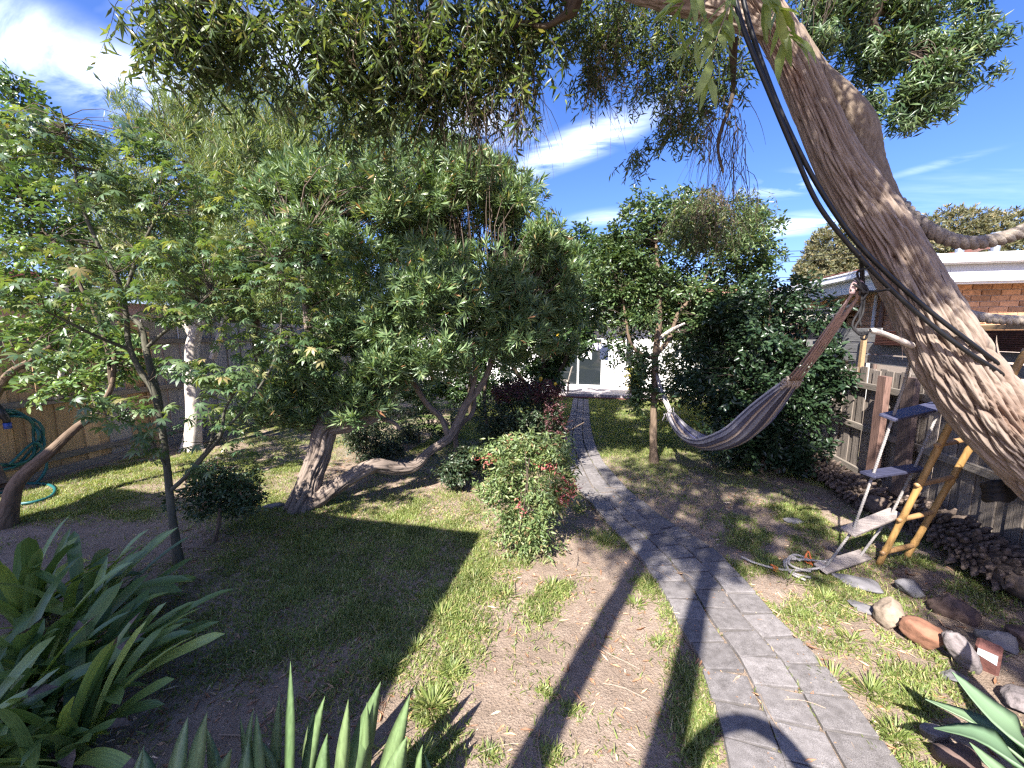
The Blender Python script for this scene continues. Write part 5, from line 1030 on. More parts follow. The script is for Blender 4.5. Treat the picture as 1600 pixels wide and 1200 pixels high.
P, C, _ = puff_points([(1108,320,4.9,22,45),(1060,130,3.4,20,40,.5),(660,60,3.4,120,50,.4),(950,80,3.4,60,40,.3)], 120, .0); tw, lf = strands(P, .45, 16, .05, .008, T_THIN, F_THIN, .2, .0035); stuff_part('dry_leaves', *lf, MT['willow_dry'], bt); TW.append(tw)
P, C, _ = puff_points([(1130,190,3.0,35,40),(1150,240,3.0,25,45),(1095,190,3.2,25,30,.5),(760,160,3.5,60,40,.9),(820,150,3.4,30,60,.8),(940,130,3.5,30,30,.3),(730,180,3.6,60,30,.7)], 300, .0); tw, _n = strands(P, .5, 0, .05, .008, T_THIN, F_THIN, .28, .0032); TW.append(tw)
# right part of the crown; a darker leaf colour stands in for canopy shade
RPF = [(1290,15,3.9,50,32,.8),(1262,60,3.8,26,30,.5),(1335,-5,4.0,50,30,.7),(1400,60,4.3,70,50),(1450,110,4.3,70,50),(1510,80,4.3,50,50,.7),(1390,130,4.3,50,45),(1440,170,4.3,55,30),(1480,30,4.3,60,40,.7),(1330,30,4.2,45,35,.6),(1345,90,4.2,30,40,.4),(1395,195,4.3,22,22,.6),(1310,70,4.0,35,40,.4),(1530,120,4.3,30,30,.6),(1420,10,4.3,70,40,.6)]
P, C, _ = puff_points(RPF, 1080, .0, clump=7, cr=.45); stuff_part('foliage', *whorls(P, C, 13, .105, .015, spread=.85, up=-.1, T=T_LANCE, TF=F_LANCE, back=2.2), MT['small'], bt); TW.append(twig_net(nodes_of(g6, g7), P[:500], .008, .002))
# crown overhead, out of the picture, that dapples the trunk and the lawn
OV = [((2.75, 1.0, 5.2), (.75, 1.2, .6), 420), ((-.1, .8, 5.3), (.9, .9, .5), 150), ((1.05, 1.2, 5.5), (.75, .8, .45), 330), ((1.55, -1.5, 5.3), (.75, 1.15, .45), 420), ((.3, 1.9, 5.4), (1.3, .6, .4), 110)]
P = np.concatenate([np.array(c) + in_ball(n_)*np.array(r_) for c, r_, n_ in OV]); stuff_part('foliage', *whorls(P, P+rng.normal(size=P.shape)*.3, 14, .13, .026, spread=1.0, up=0, T=T_THIN, TF=F_THIN, back=1.6), MT['willow'], bt)
trunk_mesh('limb', [W(1060, -110, 2.5), (.7, 1.4, 4.9), (.9, .9, 5.5), (1.9, .7, 5.5), (2.9, 1.1, 5.4)], [.10, .09, .07, .05, .03], MT['bark_dark'], bt, step=.08, n=24)
stuff_part('hanging_twigs', *join(TW), MT['twig'], bt)
# young sprays close to the camera: leaves one by one
lbig = []
for k in range(4):
    T = np.array([(0, 0, 0), (.2, .07, .0), (.5, .10, .0), (.8, .06, -.04), (1, 0, -.12), (.8, -.06, -.04), (.5, -.10, 0), (.2, -.07, 0), (.25, 0, -.02), (.5, 0, -.03), (.8, 0, -.06)]) * np.array([1, 1+.15*(k-1.5), 1]); T[:, 2] -= T[:, 0]**2*.12*k
    TF = [(0, 8, 1), (1, 8, 9), (1, 9, 2), (2, 9, 10), (2, 10, 3), (3, 10, 4), (0, 7, 8), (7, 9, 8), (7, 6, 9), (6, 10, 9), (6, 5, 10), (5, 4, 10)]
    me = mesh_np('leaf', T, TF, True); me.materials.append(MT['willow_big']); lbig.append(me)
for stem in ([(1150, -40, 1.45), (1135, 20, 1.45), (1120, 60, 1.45), (1112, 95, 1.47), (1105, 118, 1.48)], [(1105, -30, 1.5), (1098, 25, 1.5), (1085, 60, 1.5), (1070, 78, 1.5)], [(1210, -40, 1.5), (1216, 10, 1.5), (1222, 30, 1.5), (1230, 55, 1.5)], [(1165, -40, 1.5), (1140, 10, 1.5), (1128, 40, 1.5)], [(1090, -40, 1.45), (1078, -10, 1.45), (1062, 10, 1.45)], [(1180, -30, 1.42), (1195, 0, 1.42), (1215, 12, 1.42)]):
    Q = smooth_path([W(*p) for p in stem], 14); mb = MB(); mb.tube(Q, np.linspace(.003, .0012, 14), 5); mb.build('young_stem', MT['twig_pale'], bt)
    T_, A_, B_ = frames_along(Q)
    for i in range(3, 14):
        for _ in range(1 if i < 13 else 3):
            a = random.random()*6.28; d = unit(T_[i]*.75 + (A_[i]*cos(a)+B_[i]*sin(a))*.8 + np.array([0, 0, -.25])); x = Vector(d); z = Vector((random.gauss(0, .4), random.gauss(-.2, .4), 1)); y = z.cross(x).normalized(); z = x.cross(y)
            o = put('leaf', random.choice(lbig), MT['willow_big'], bt); o.rotation_euler = Matrix((x, y, z)).transposed().to_euler(); o.location = Q[i]; s = random.uniform(.10, .17); o.scale = (s, s*1.05, s)
# ---- two-stemmed tree behind the camera whose long shadows cross the soil
SD = np.array([sin(SUN_AZ), cos(SUN_AZ), 0.0])
def shade_of(px, py, z): return G(px, py) - np.array(LDIR)*(z/sin(SUN_EL))     # the point at height z whose shade falls there
b1, b2 = G(830, 1200)-SD*3.3, G(1032, 1200)-SD*3.6
tb = tree('forked_tree', (b1[0], b1[1], 0), 'tall two-stemmed tree behind the viewpoint, outside the picture', 'tree')
for b_, ln_ in ((b1, ((0, 0), (.01, 2.2), (-.02, 4.2), (.05, 5.6), (.2, 7.4))), (b2, ((0, 0), (-.02, 2.0), (.02, 4.0), (.06, 5.4), (.3, 7.2)))):
    trunk_mesh('trunk', [b_+np.array([dx, dx*.5, z-.03]) for dx, z in ln_], [.11, .10, .09, .08, .05], MT['bark_big'], tb, step=.08, n=32)
trunk_mesh('limb', [b2+np.array([.02, 0, 2.2]), shade_of(1075, 1215, 2.5), shade_of(1112, 1146, 2.5), shade_of(1160, 1128, 2.5), shade_of(1212, 1150, 2.5), shade_of(1262, 1210, 2.5)], [.05, .05, .05, .045, .05, .045], MT['bark_big'], tb, step=.06, n=16)  # arch added to cast the shadow of the camera holder's raised arms
P = np.concatenate([np.array([-1.5, -2.1, 6.9]) + in_ball(620)*np.array([1.1, .9, .8]), np.array([-.3, -2.3, 7.1]) + in_ball(200)*np.array([.7, .7, .6]), np.array([-1.3, -.7, 7.3]) + in_ball(330)*np.array([1.2, .8, .7])]); stuff_part('foliage', *whorls(P, P+rng.normal(size=P.shape)*.3, 12, .13, .026, T=T_THIN, TF=F_THIN, back=1.6), MT['willow'], tb)

# ================================================================== THINGS ON THE TREE
def ribbon_tube(px, r, n=60, k=8): return smooth_path([W(*p) for p in px], n), r
hs_ = thing('strap', W(1340, 400, 2.70), 'pair of black rubber straps slung along the leaning trunk', 'strap')
for pts in ([(1140, -40, 2.45), (1160, 40, 2.47), (1200, 140, 2.50), (1242, 240, 2.54), (1280, 322, 2.58), (1335, 392, 2.62), (1388, 448, 2.65), (1450, 503, 2.64), (1512, 550, 2.62), (1570, 588, 2.66), (1610, 625, 2.82)], [(1152, -40, 2.48), (1176, 55, 2.50), (1216, 165, 2.53), (1262, 262, 2.57), (1306, 335, 2.60), (1345, 386, 2.63), (1400, 440, 2.64), (1460, 492, 2.63), (1530, 546, 2.62), (1583, 590, 2.70), (1612, 640, 2.90)]):
    Q = smooth_path([W(*p) for p in pts], 70); mb = MB(); T_, A_, B_ = frames_along(Q); th = np.arange(10)*2*pi/10
    V = (Q[:, None] + (.0145*np.cos(th))[None, :, None]*A_[:, None] + (.0145*np.sin(th))[None, :, None]*B_[:, None]).reshape(-1, 3)
    mb.add(V, [(i*10+j, i*10+(j+1) % 10, i*10+10+(j+1) % 10, i*10+10+j) for i in range(69) for j in range(10)]); mb.build('hose', MT['black_rubber'], hs_, True)
def twisted_rope(mb, Q, r, turns_per_m, strands_=3, n=8):
    Q = np.asarray(Q); T_, A_, B_ = frames_along(Q); ln = np.concatenate([[0], np.cumsum(np.linalg.norm(np.diff(Q, axis=0), axis=1))])
    for s in range(strands_):
        a = ln*turns_per_m*2*pi + s*2*pi/strands_; mb.tube(Q + (np.cos(a)[:, None]*A_ + np.sin(a)[:, None]*B_)*r*.5, r*.56, n)
    return mb
rp = thing('thick_rope', W(1500, 380, 2.75), 'thick old twisted rope sagging from the trunk to the upper right edge', 'rope')
mb = MB(); twisted_rope(mb, smooth_path([W(*p) for p in ((1375, 330, 3.0), (1402, 318, 2.85), (1425, 340, 2.75), (1462, 365, 2.72), (1505, 379, 2.7), (1555, 375, 2.68), (1605, 358, 2.66), (1680, 320, 2.64))], 150), 0.046, 6.0); mb.build('rope', MT['rope_thick'], rp, True)
rp2 = thing('thick_rope', W(1550, 500, 3.3), 'thinner pale rope lying level along the top of the red board', 'rope')
mb = MB(); twisted_rope(mb, smooth_path([W(*p) for p in ((1490, 484, 3.25), (1520, 493, 3.2), (1560, 499, 3.15), (1610, 500, 3.1), (1690, 490, 3.05))], 100), .040, 8); mb.build('rope', MT['rope_tan'], rp2, True)
rp3 = thing('peg', W(1385, 523, 2.85), 'cut branch stub sticking out of the trunk to the left', 'branch stub')
limb('stub', [(1425, 540, 2.85, .024), (1385, 523, 2.75, .019), (1362, 516, 2.72, .020), (1359, 515.5, 2.72, .012)], MT['bark_pale'], rp3, amp=.004, n=16)
kn = thing('dark_wrap', W(1560, 770, 3.3), 'black cloth bundle tied under the trunk at the right edge', 'cloth')
mb = MB()
for k in range(6): mb.tube(smooth_path([W(1542+rng.normal()*3, 760+k*4, 3.25), W(1560, 752+k*5+rng.normal()*3, 3.1), W(1578, 762+k*3, 3.25), W(1600, 740, 3.4)], 14), .03, 8)
mb.build('cloth', MT['black_cord'], kn, True)
# ---- hammock
hm = thing('hammock', W(1130, 690, 5), 'striped grey and navy cloth hammock strung between the small tree and the leaning trunk', 'hammock')
HE0, HE1 = (1047, 645, 6.3), (1236, 598, 4.1)
mid_ = [HE0, (1062, 668, 6.1), (1085, 686, 5.8), (1115, 692, 5.45), (1148, 682, 5.05), (1180, 658, 4.72), (1208, 629, 4.4), HE1]
HC = smooth_path([W(*p) for p in mid_], 44); HT, HA, HB = frames_along(HC); nu = 40
sidev = unit(np.cross(HT, (0, 0, 1.0))); dn = unit(np.cross(sidev, HT)); dn = np.where(dn[:, 2:3] > 0, -dn, dn); V = []
for i in range(44):
    t = i/43; w = .055 + .15*sin(pi*t)**.8; dpt = .035 + .12*sin(pi*t)**.9
    for j in range(nu):
        u = j/(nu-1)*2-1; a = u*1.75; fold = .010*sin(j*1.9)*(1-.6*sin(pi*t)); V.append(HC[i] + sidev[i]*(w*sin(a)+.15*w*u) + dn[i]*(dpt*(cos(a))+fold-dpt*.3) + dn[i]*fold)
stripe = ['h_navy', 'h_grey', 'h_navy', 'h_pale', 'h_navy', 'h_blue', 'h_navy', 'h_grey', 'h_tan', 'h_navy', 'h_navy', 'h_pale', 'h_grey', 'h_navy', 'h_tan', 'h_navy', 'h_navy', 'h_grey', 'h_navy', 'h_pale']; keys = ['h_navy', 'h_grey', 'h_pale', 'h_blue', 'h_tan']
mb = MB()
for j in range(nu-1):
    mi = keys.index(stripe[(j//2) % 20]); 
    VV = []; 
    for i in range(44): VV += [V[i*nu+j], V[i*nu+j+1]]
    mb.add(VV, [(2*i, 2*i+1, 2*i+3, 2*i+2) for i in range(43)], mi)
cl_ = mb.build('cloth', [MT[k] for k in keys], hm, True)
mb = MB(); e = HC[-1]
for k in range(7):
    for s in range(2):
        off = sidev[-1]*(k-3)*.022; tt = smooth_path([e+off-HT[-1]*.09+dn[-1]*.02*(1 if s else -1), e+off*1.05+dn[-1]*.03*(1 if (k+s) % 2 else -1), e+off*.95+HT[-1]*.09], 9); mb.tube(tt, .013, 6)
for k in range(9): mb.tube([e-sidev[-1]*.085+HT[-1]*(k-4)*.02+dn[-1]*.018*(1 if k % 2 else -1), e+dn[-1]*.022*(-1 if k % 2 else 1)+HT[-1]*(k-4)*.02, e+sidev[-1]*.085+HT[-1]*(k-4)*.02+dn[-1]*.018*(1 if k % 2 else -1)], .011, 6)
mb.build('braided_collar', MT['h_braid'], hm, True)
ring = W(1340, 446, 2.75); mb = MB()
for k in range(16):
    off = sidev[-1]*((k % 8)-3.5)*.016 + dn[-1]*.02*(1 if k > 7 else -1); r2 = ring + RT*(.028 if k % 2 else -.03) + np.array([0, 0, -.05])
    mb.tube(smooth_path([e+HT[-1]*.06+off, (e+off)*.5+r2*.5+off*.2+np.array([0, 0, -.03]), r2, ring+rng.normal(size=3)*.008], 12), .0065, 5)
mb.build('cords', MT['h_cord'], hm, True)
mb = MB(); lp = smooth_path([ring+RT*x+np.array([0, 0, z]) for x, z in ((-.035, -.06), (-.03, .0), (0, .03), (.03, .0), (.03, -.05))], 16); mb.tube(lp, .018, 7); mb.build('loop', MT['h_cord'], hm, True)
mb = MB(); a0_ = HC[0]; post = W(1026, 585, 6.78)
for k in range(8): mb.tube(smooth_path([a0_+rng.normal(size=3)*.02, a0_*.45+post*.55+rng.normal(size=3)*.02+np.array([0, 0, -.04]), post+rng.normal(size=3)*.012], 10), .009, 5)
for k in range(14): q = a0_+rng.normal(size=3)*.03; mb.tube([q, q+np.array([rng.normal()*.04-.03, rng.normal()*.03, -.05-rng.random()*.09])], .006, 4)
mb.build('fringe_cords', MT['h_pale'], hm, True)
mb = MB(); th = np.linspace(0, 2*pi*2.2, 40); cpt = W(1022, 575, 6.86); mb.tube(np.stack([cpt[0]+.075*np.cos(th), cpt[1]+.075*np.sin(th), cpt[2]+.02*th/6-.03], 1), .010, 5); mb.build('tree_tie', MT['rope_tan'], hm, True)
bc = thing('black_cord', ring, 'tangled black cord tying the hammock to the leaning trunk', 'cord'); mb = MB()
for pts in ([(1346, 445, 2.75), (1345, 420, 2.7), (1344, 395, 2.62)], [(1350, 445, 2.75), (1348, 415, 2.68), (1343, 398, 2.6)], [(1346, 448, 2.75), (1340, 425, 2.7), (1362, 418, 2.6)], [(1352, 455, 2.75), (1372, 455, 2.7), (1390, 452, 2.62)], [(1350, 450, 2.75), (1345, 480, 2.74), (1332, 505, 2.73), (1337, 518, 2.73), (1352, 520, 2.72), (1362, 516, 2.70)], [(1347, 450, 2.75), (1346, 475, 2.74), (1343, 495, 2.74), (1345, 510, 2.74)], [(1352, 452, 2.75), (1348, 490, 2.74), (1336, 512, 2.73), (1345, 524, 2.72), (1356, 520, 2.71)], [(1356, 518, 2.72), (1352, 530, 2.72), (1346, 528, 2.72), (1350, 518, 2.72)], [(1344, 452, 2.76), (1330, 455, 2.75), (1338, 440, 2.75)]):
    mb.tube(smooth_path([W(*p) for p in pts], 16), .0075, 5)
for k in range(7): mb.tube(smooth_path([W(1343+rng.normal()*4, 440+rng.normal()*6, 2.72), W(1352+rng.normal()*4, 448+rng.normal()*6, 2.72), W(1347+rng.normal()*4, 458+rng.normal()*6, 2.74)], 8), .008, 5)
mb.build('cord', MT['black_cord'], bc, True)
# ---- rope ladder
rl = thing('rope_ladder', W(1335, 850, 3.75), 'rope ladder with four grey board rungs, blue shade put into the upper two, hanging slantwise from the trunk', 'rope ladder')
RG = [((1392, 651, 3.35), (1474, 632, 3.55)), ((1361, 741, 3.5), (1432, 731, 3.68)), ((1330, 829, 3.62), (1396, 802, 3.82)), ((1287, 887, 3.68), (1347, 868, 3.92))]
hl = []
for i, (pa, pb) in enumerate(RG):
    a, b = W(*pa), W(*pb); x = unit(b-a); y0 = unit(np.array([FW[0], FW[1], 0]) + np.array([0, 0, (.25, .05, .22, .22)[i]])); y0 = unit(y0-x*np.dot(x, y0)); z = np.cross(x, y0); c = (a+b)/2
    mb = MB(); mb.box(c, (np.linalg.norm(b-a)+.10, .125, .026), rot=np.stack([x, y0, z], 1), bev=.004); rg_ = mb.build('rung', MT['rung_shaded' if i < 2 else 'rung'], rl); rg_['label'] = 'grey timber rung coloured as in blue shade' if i < 2 else 'grey timber rung'
    hl.append((a+x*.03, b-x*.03))
for s in (0, 1):
    top = [W(1424, 556, 3.05), W(1413, 600, 3.2)] if s == 0 else [W(1478, 560, 3.15), W(1470, 600, 3.35)]
    pts = top + [h[s] for h in hl]
    for i in range(len(pts)-1):
        mb = MB(); d = pts[i+1]-pts[i]; n_ = max(8, int(np.linalg.norm(d)/.012)); Q = pts[i][None]+d[None]*np.linspace(0, 1, n_)[:, None]; twisted_rope(mb, Q, .0125, 16, 3, 5); mb.build('rope', MT['rope'], rl, True)
    for h in hl:
        mb = MB(); c = h[s]-np.array([0, 0, .03]); th = np.linspace(0, 12, 30); mb.tube(np.stack([c[0]+.014*np.cos(th), c[1]+.014*np.sin(th), c[2]-.002*th+.01], 1), .008, 5); mb.build('knot', MT['rope'], rl, True)
# rope tail coiled on the grass with orange ties
cr = thing('rope_coil', G(1235, 890), 'frayed pale rope tail with orange ties lying on the grass beside the lowest rung', 'rope')
def gz(x, y, up): p = G(x, y); return p + np.array([0, 0, up])
mb = MB()
for pts in ([(1290, 893, .10), (1262, 882, .05), (1240, 878, .03), (1226, 880, .03), (1228, 892, .03), (1245, 902, .03), (1266, 907, .03)], [(1288, 898, .08), (1262, 896, .04), (1238, 896, .03), (1212, 893, .03), (1180, 884, .03), (1158, 874, .03)], [(1262, 880, .05), (1240, 874, .05), (1228, 884, .04), (1236, 900, .03), (1258, 911, .03)], [(1266, 899, .04), (1246, 896, .05), (1232, 886, .04), (1238, 876, .04), (1250, 882, .04)]):
    twisted_rope(mb, smooth_path([gz(*p) for p in pts], 60), .0115, 18, 3, 5)
mb.build('rope', MT['rope'], cr, True)
for a, b in ((1261, 880), (1210, 893)):
    mb = MB(); c = gz(a, b, .045)
    for k in range(4): mb.tube(smooth_path([c+rng.normal(size=3)*.012, c+rng.normal(size=3)*.03, c+np.array([rng.normal()*.03, rng.normal()*.03, -.03])], 6), .008, 5)
    mb.build('tie', MT['orange'], cr, True)
# ---- bamboo ladder
bl = thing('bamboo_ladder', G(1395, 878), 'yellow bamboo ladder with brown rungs leaning behind the trunk by the fence', 'ladder')
for (bx, by), tp in (((1373, 882), (1540, 555, 3.15)), ((1416, 871), (1605, 545, 3.3))):
    a, b = G(bx, by), W(*tp); n_ = 60; t = np.linspace(0, 1, n_); Q = a+(b-a)*t[:, None]; L_ = np.linalg.norm(b-a); rr = .026*np.ones(n_)
    for nd0 in np.arange(.18, L_, .36): rr += .006*np.exp(-((t*L_-nd0)/.02)**2)
    mb = MB(); mb.tube(Q, rr, 14); mb.build('pole', MT['bamboo'], bl, True)
for u in (.07, .25, .43, .62, .80):
    a = G(1373, 882)*(1-u)+W(1540, 555, 3.15)*u; b = G(1416, 871)*(1-u)+W(1605, 545, 3.3)*u; mb = MB(); d = unit(b-a); mb.tube(np.array([a-d*.05, a, (a+b)/2, b, b+d*.05]), [.02, .022, .025, .022, .02], 9); mb.build('rung', MT['bamboo_rung'], bl, True)
# ---- fallen palm trunks with old leaf bases
def palm_log(pts, rad, label, n_s, seed):
    o = thing('palm_log', pts[len(pts)//2], label, 'log'); P = smooth_path(pts, 60); mb = MB(); mb.tube(P, rad*.8, 12); core = mb.build('core', MT['scale'], o, True); T_, A_, B_ = frames_along(P); r = np.random.default_rng(seed)
    me = []
    for k in range(3):
        s = MB(); s.tube(np.array([(-.02, 0, -.01), (.03, 0, .018), (.075, 0, .045), (.095, 0, .07)])*(1, 1, 1+.2*k), [.024, .027, .02, .010], 6); V = s.v[0]; V[:, 1] *= 1.25
        m_ = bpy.data.meshes.new('scale'); m_.from_pydata(V.tolist(), [], s.f); m_.materials.append(MT['scale']); me.append(m_)
    i = 0; rows = int(np.linalg.norm(np.diff(P, axis=0), axis=1).sum()/.048)
    for row in range(rows):
        t = row/rows; q = t*59; k0 = int(q); c = P[k0]
        na = int(n_s)
        for a_ in range(na):
            a = (a_+.5*(row % 2))*2*pi/na + r.normal()*.08; rad_v = cos(a)*A_[k0]+sin(a)*B_[k0]
            if rad_v[2] < -.45 or i >= 298: continue
            x = Vector(T_[k0]); z = Vector(rad_v); y = z.cross(x); s = put('scale', me[i % 3], MT['scale'], o); s.rotation_euler = Matrix((x, y, z)).transposed().to_euler(); s.location = c+rad_v*(rad*.74+r.normal()*.008); k_ = r.uniform(.8, 1.25); s.scale = (k_, k_, k_*r.uniform(.7, 1.2)); i += 1
    return o
pA = [G(1262, 735)+(0, 0, .14), G(1300, 757)+(0, 0, .13), G(1345, 788)+(0, 0, .12), G(1378, 808)+(0, 0, .11)]
lg = palm_log(pA, .155, 'shorter fallen palm trunk covered in old leaf bases, frayed at its far end', 15, 1)
mb = MB()
for k in range(60): q = pA[0]+rng.normal(size=3)*.06; mb.tube([q, q+np.array([rng.normal()*.08-.03, .06+rng.random()*.14, rng.normal()*.07+.03])], [.006, .002], 4)
o = mb.build('frayed_end', MT['scale'], lg); o['kind'] = 'stuff'
pB = [G(1372, 812)+(.28, 0, .16), G(1440, 852)+(.22, 0, .17), G(1520, 905)+(.15, 0, .17), G(1600, 950)+(.1, 0, .17), G(1700, 1000)+(.05, 0, .17)]
palm_log(pB, .19, 'longer dark fallen palm trunk of knobbly leaf bases along the fence at the right edge', 15, 2)
# ---- stones
def stone(px, size, mat, label, rot=0, name='stone', seed=0, tilt=(0, 0), flat=1.0, up=None, kind='stone'):
    c = G(*px); bm = bmesh.new(); bmesh.ops.create_icosphere(bm, subdivisions=4, radius=1); V = np.array([v.co[:] for v in bm.verts]); V = V/(np.abs(V)**3.4).sum(1, keepdims=True)**(1/3.4); r = np.random.default_rng(seed)
    for _ in range(9):                                            # knock flat facets off
        d = unit(r.normal(size=3)); lim = r.uniform(.55, .9); p = V@d; V = V - np.maximum(p-lim, 0)[:, None]*d*.92
    V = V*(1+.10*fbm(V*1.7+seed*3, 3)[:, None]+.045*noise3(V*4.5+seed)[:, None]+.022*noise3(V*12+seed)[:, None]); V = V*np.array(size)*.86
    R_ = (Matrix.Rotation(rot, 3, 'Z') @ Matrix.Rotation(tilt[0], 3, 'X') @ Matrix.Rotation(tilt[1], 3, 'Y')); V = V@np.array(R_).T
    for v, q in zip(bm.verts, V): v.co = q
    me = bpy.data.meshes.new(name); bm.to_mesh(me); bm.free(); me.polygons.foreach_set('use_smooth', np.ones(len(me.polygons), bool))
    o = put(name, me, mat); o.location = (c[0], c[1], -V[:, 2].min()*.68 + (up or 0)); return tag(o, label, kind, 'stones edging the right bed')
stone((1393, 975), (.125, .11, .14), MT['st_tan'], 'rounded tan boulder at the left end of the sunlit stones', .4, seed=2)
stone((1436, 1004), (.150, .12, .13), MT['st_red'], 'rusty orange-brown blocky stone in the middle of the sunlit edging', -.55, seed=5)
stone((1500, 1040), (.085, .065, .19), MT['st_grey'], 'upright pitted grey-purple stone beside the old brick', -.5, seed=8, tilt=(.2, -.38))
stone((1352, 952), (.14, .085, .03), MT['slate'], 'flat pale slate chip left of the tan boulder', -.45, seed=11)
stone((1490, 962), (.165, .12, .13), MT['st_dark'], 'large dark brown stone in shade behind the row, right of the ladder foot', -.25, seed=13)
stone((1422, 925), (.13, .09, .08), MT['slate'], 'blue-grey stone in the shade just below the bamboo ladder foot', -.4, seed=17)
stone((1556, 1010), (.12, .09, .09), MT['slate'], 'grey-green square stone in the shade behind the old brick', -.2, seed=23)
stone((1600, 1010), (.13, .11, .11), MT['st_dark'], 'dark rounded stone at the right edge beside the grey-green one', .6, seed=29)
stone((1490, 1060), (.09, .06, .03), MT['slate'], 'flat grey chip lying in grass below the upright stone', .2, seed=31)
stone((1490, 1188), (.11, .09, .075), MT['st_dark'], 'smooth brown stone at the foot of the agave leaves', -.2, seed=37)
stone((1462, 1158), (.085, .05, .06), MT['st_grey'], 'mottled grey stone half hidden by grass above the smooth brown one', -.6, seed=41)
stone((1590, 1105), (.13, .10, .07), MT['st_grey'], 'pitted grey stone behind the agave at the right edge', .3, seed=43)
stone((432, 792), (.17, .10, .035), MT['slate'], 'flat slate slab at the foot of the bottlebrush trunk', .3, seed=47)
stone((718, 712), (.14, .11, .10), MT['st_tan'], 'pale rounded rock under the bottlebrush branches', .2, seed=51); stone((672, 712), (.10, .09, .07), MT['st_dark'], 'brown rock beside the low bottlebrush limb', .2, seed=53)
stone((1240, 815), (.13, .08, .03), MT['slate'], 'flat slate stepping piece in the dappled grass by the shorter palm log', .3, seed=57); stone((1342, 912), (.22, .12, .03), MT['slate'], 'flat dark slate beside the lowest rope ladder rung', -.4, seed=59)
ob = tag(stone((1538, 1045), (.01, .01, .01), MT['brick_old'], 'x', name='old_brick', seed=3), 'worn red brick with a patch of white paint standing at the end of the row', 'brick', 'stones edging the right bed')
mb = MB(); c = G(1540, 1045); R_ = np.array(Matrix.Rotation(-.75, 3, 'Z') @ Matrix.Rotation(.35, 3, 'X')); mb.box((0, 0, 0), (.115, .09, .235), bev=.014); V = mb.v[0]@R_.T; me = bpy.data.meshes.new('old_brick'); me.from_pydata(V.tolist(), [], mb.f); me.materials.append(MT['brick_old']); ob.data = me; ob.location = (c[0], c[1], .09)
fi = max(me.polygons, key=lambda p: (Vector((-.75, -.65, .1)) @ p.normal)*p.area); q4 = [np.array(me.vertices[k].co) for k in fi.vertices]; nv = np.array(fi.normal); q4 = sorted(q4, key=lambda p: p@RT); lo_, hi_ = q4[:2], q4[2:]
mbp = MB(); off = np.array(ob.location)+nv*.003; a_, b_ = lo_; mbp.add([a_+off, b_+off, b_*.55+hi_[int(np.linalg.norm(hi_[1]-b_) < np.linalg.norm(hi_[0]-b_))]*.45+off, a_*.7+hi_[int(np.linalg.norm(hi_[1]-a_) < np.linalg.norm(hi_[0]-a_))]*.3+off], [(0, 1, 2, 3)]); mbp.build('paint_patch', MT['white'], ob)

# ================================================================== FOREGROUND PLANTS AND HOSE
def strap_leaf(Lh, w, curve, fold=.25, n=12, tip=.35, up0=1.1, twist=0.0):
    """long leaf that leaves the base at angle up0 and arches over; returns verts, faces"""
    x, z, a = 0.0, 0.0, up0; V, Fs = [], []
    for i in range(n):
        t = i/(n-1); ww = w*(.62+.38*min(1, t*3))*(min(1, ((1-t)/tip)**.55) if t > 1-tip else 1); ww = max(ww, .0015); tw = twist*t
        nx_, nz_ = -sin(a), cos(a)
        for s in (-1, 0, 1):
            dz = fold*ww*(abs(s))*.5; V.append((x + nx_*dz, s*ww*.5*cos(tw), z + nz_*dz + s*ww*.5*sin(tw)))
        x += cos(a)*Lh/(n-1); z += sin(a)*Lh/(n-1); a -= curve/(n-1)*(.4+1.2*t)
    for i in range(n-1):
        for s in range(2): k = i*3+s; Fs.append((k, k+1, k+4, k+3))
    return np.array(V), Fs
sv = []
for k in range(14):
    V, Fs = strap_leaf(1.0, .098+.014*(k % 3), (.35, .6, .8, 1.2, 1.7, .5, 1.0)[k % 7], up0=1.0, twist=random.uniform(-.5, .5), tip=.14); me = bpy.data.meshes.new('leaf'); me.from_pydata(V.tolist(), [], Fs); me.polygons.foreach_set('use_smooth', np.ones(len(Fs), bool)); me.materials.append(MT['strap']); me.materials.append(MT['scale']); sv.append(me)
    if k in (5, 11): me.polygons.foreach_set('material_index', np.array([1 if i >= 2*(10-(k == 11)) else 0 for i in range(len(Fs))], np.int32))
def strap_plant(base, n, l0, l1, label, az=None, spread=1.0, el=(-.55, .32)):
    o = thing('strap_leaved_plant', base, label, 'plant', 'strap-leaved clumps in the left corner')
    for k in range(n):
        a = (az if az is not None else 0) + (random.uniform(-pi, pi) if az is None else random.gauss(0, spread)); q = put('leaf', sv[random.randrange(14)], MT['strap'], o); Ls = random.uniform(l0, l1)
        q.rotation_euler = Matrix.Rotation(a, 3, 'Z').to_4x4().to_euler(); q.rotation_euler = (random.gauss(0, .12), -random.uniform(*el), a); q.scale = (Ls, Ls*random.uniform(.8, 1.15)*.85, Ls); q.location = np.array(base)+np.array([random.gauss(0, .05), random.gauss(0, .05), -.02])
    return o
strap_plant(G(40, 975), 28, 0.67, 1.02, 'back strap-leaved clump nearest the citrus trunk at the left edge'); strap_plant(G(125, 985), 28, 0.61, 1.00, 'back strap-leaved clump nearest the maple trunk', .6, 1.3)
strap_plant(G(60, 1065), 30, 0.61, 0.96, 'middle strap-leaved clump at the left edge', .2, 1.6); strap_plant(G(140, 1085), 30, 0.55, 0.92, 'middle strap-leaved clump whose long leaf points at the bottlebrush', .5, 1.2)
strap_plant(G(20, 1165), 28, 0.55, 0.83, 'front strap-leaved clump in the bottom left corner', .1, 1.5); strap_plant(G(110, 1190), 28, 0.49, 0.79, 'front strap-leaved clump with drooping leaves along the bottom edge', .1, 1.1, (-.2, .5)); strap_plant(W(-60, 1180, 2.0)*(1, 1, 0), 20, 0.55, 0.83, 'strap-leaved clump cut off by the left edge', .3, 1.2)
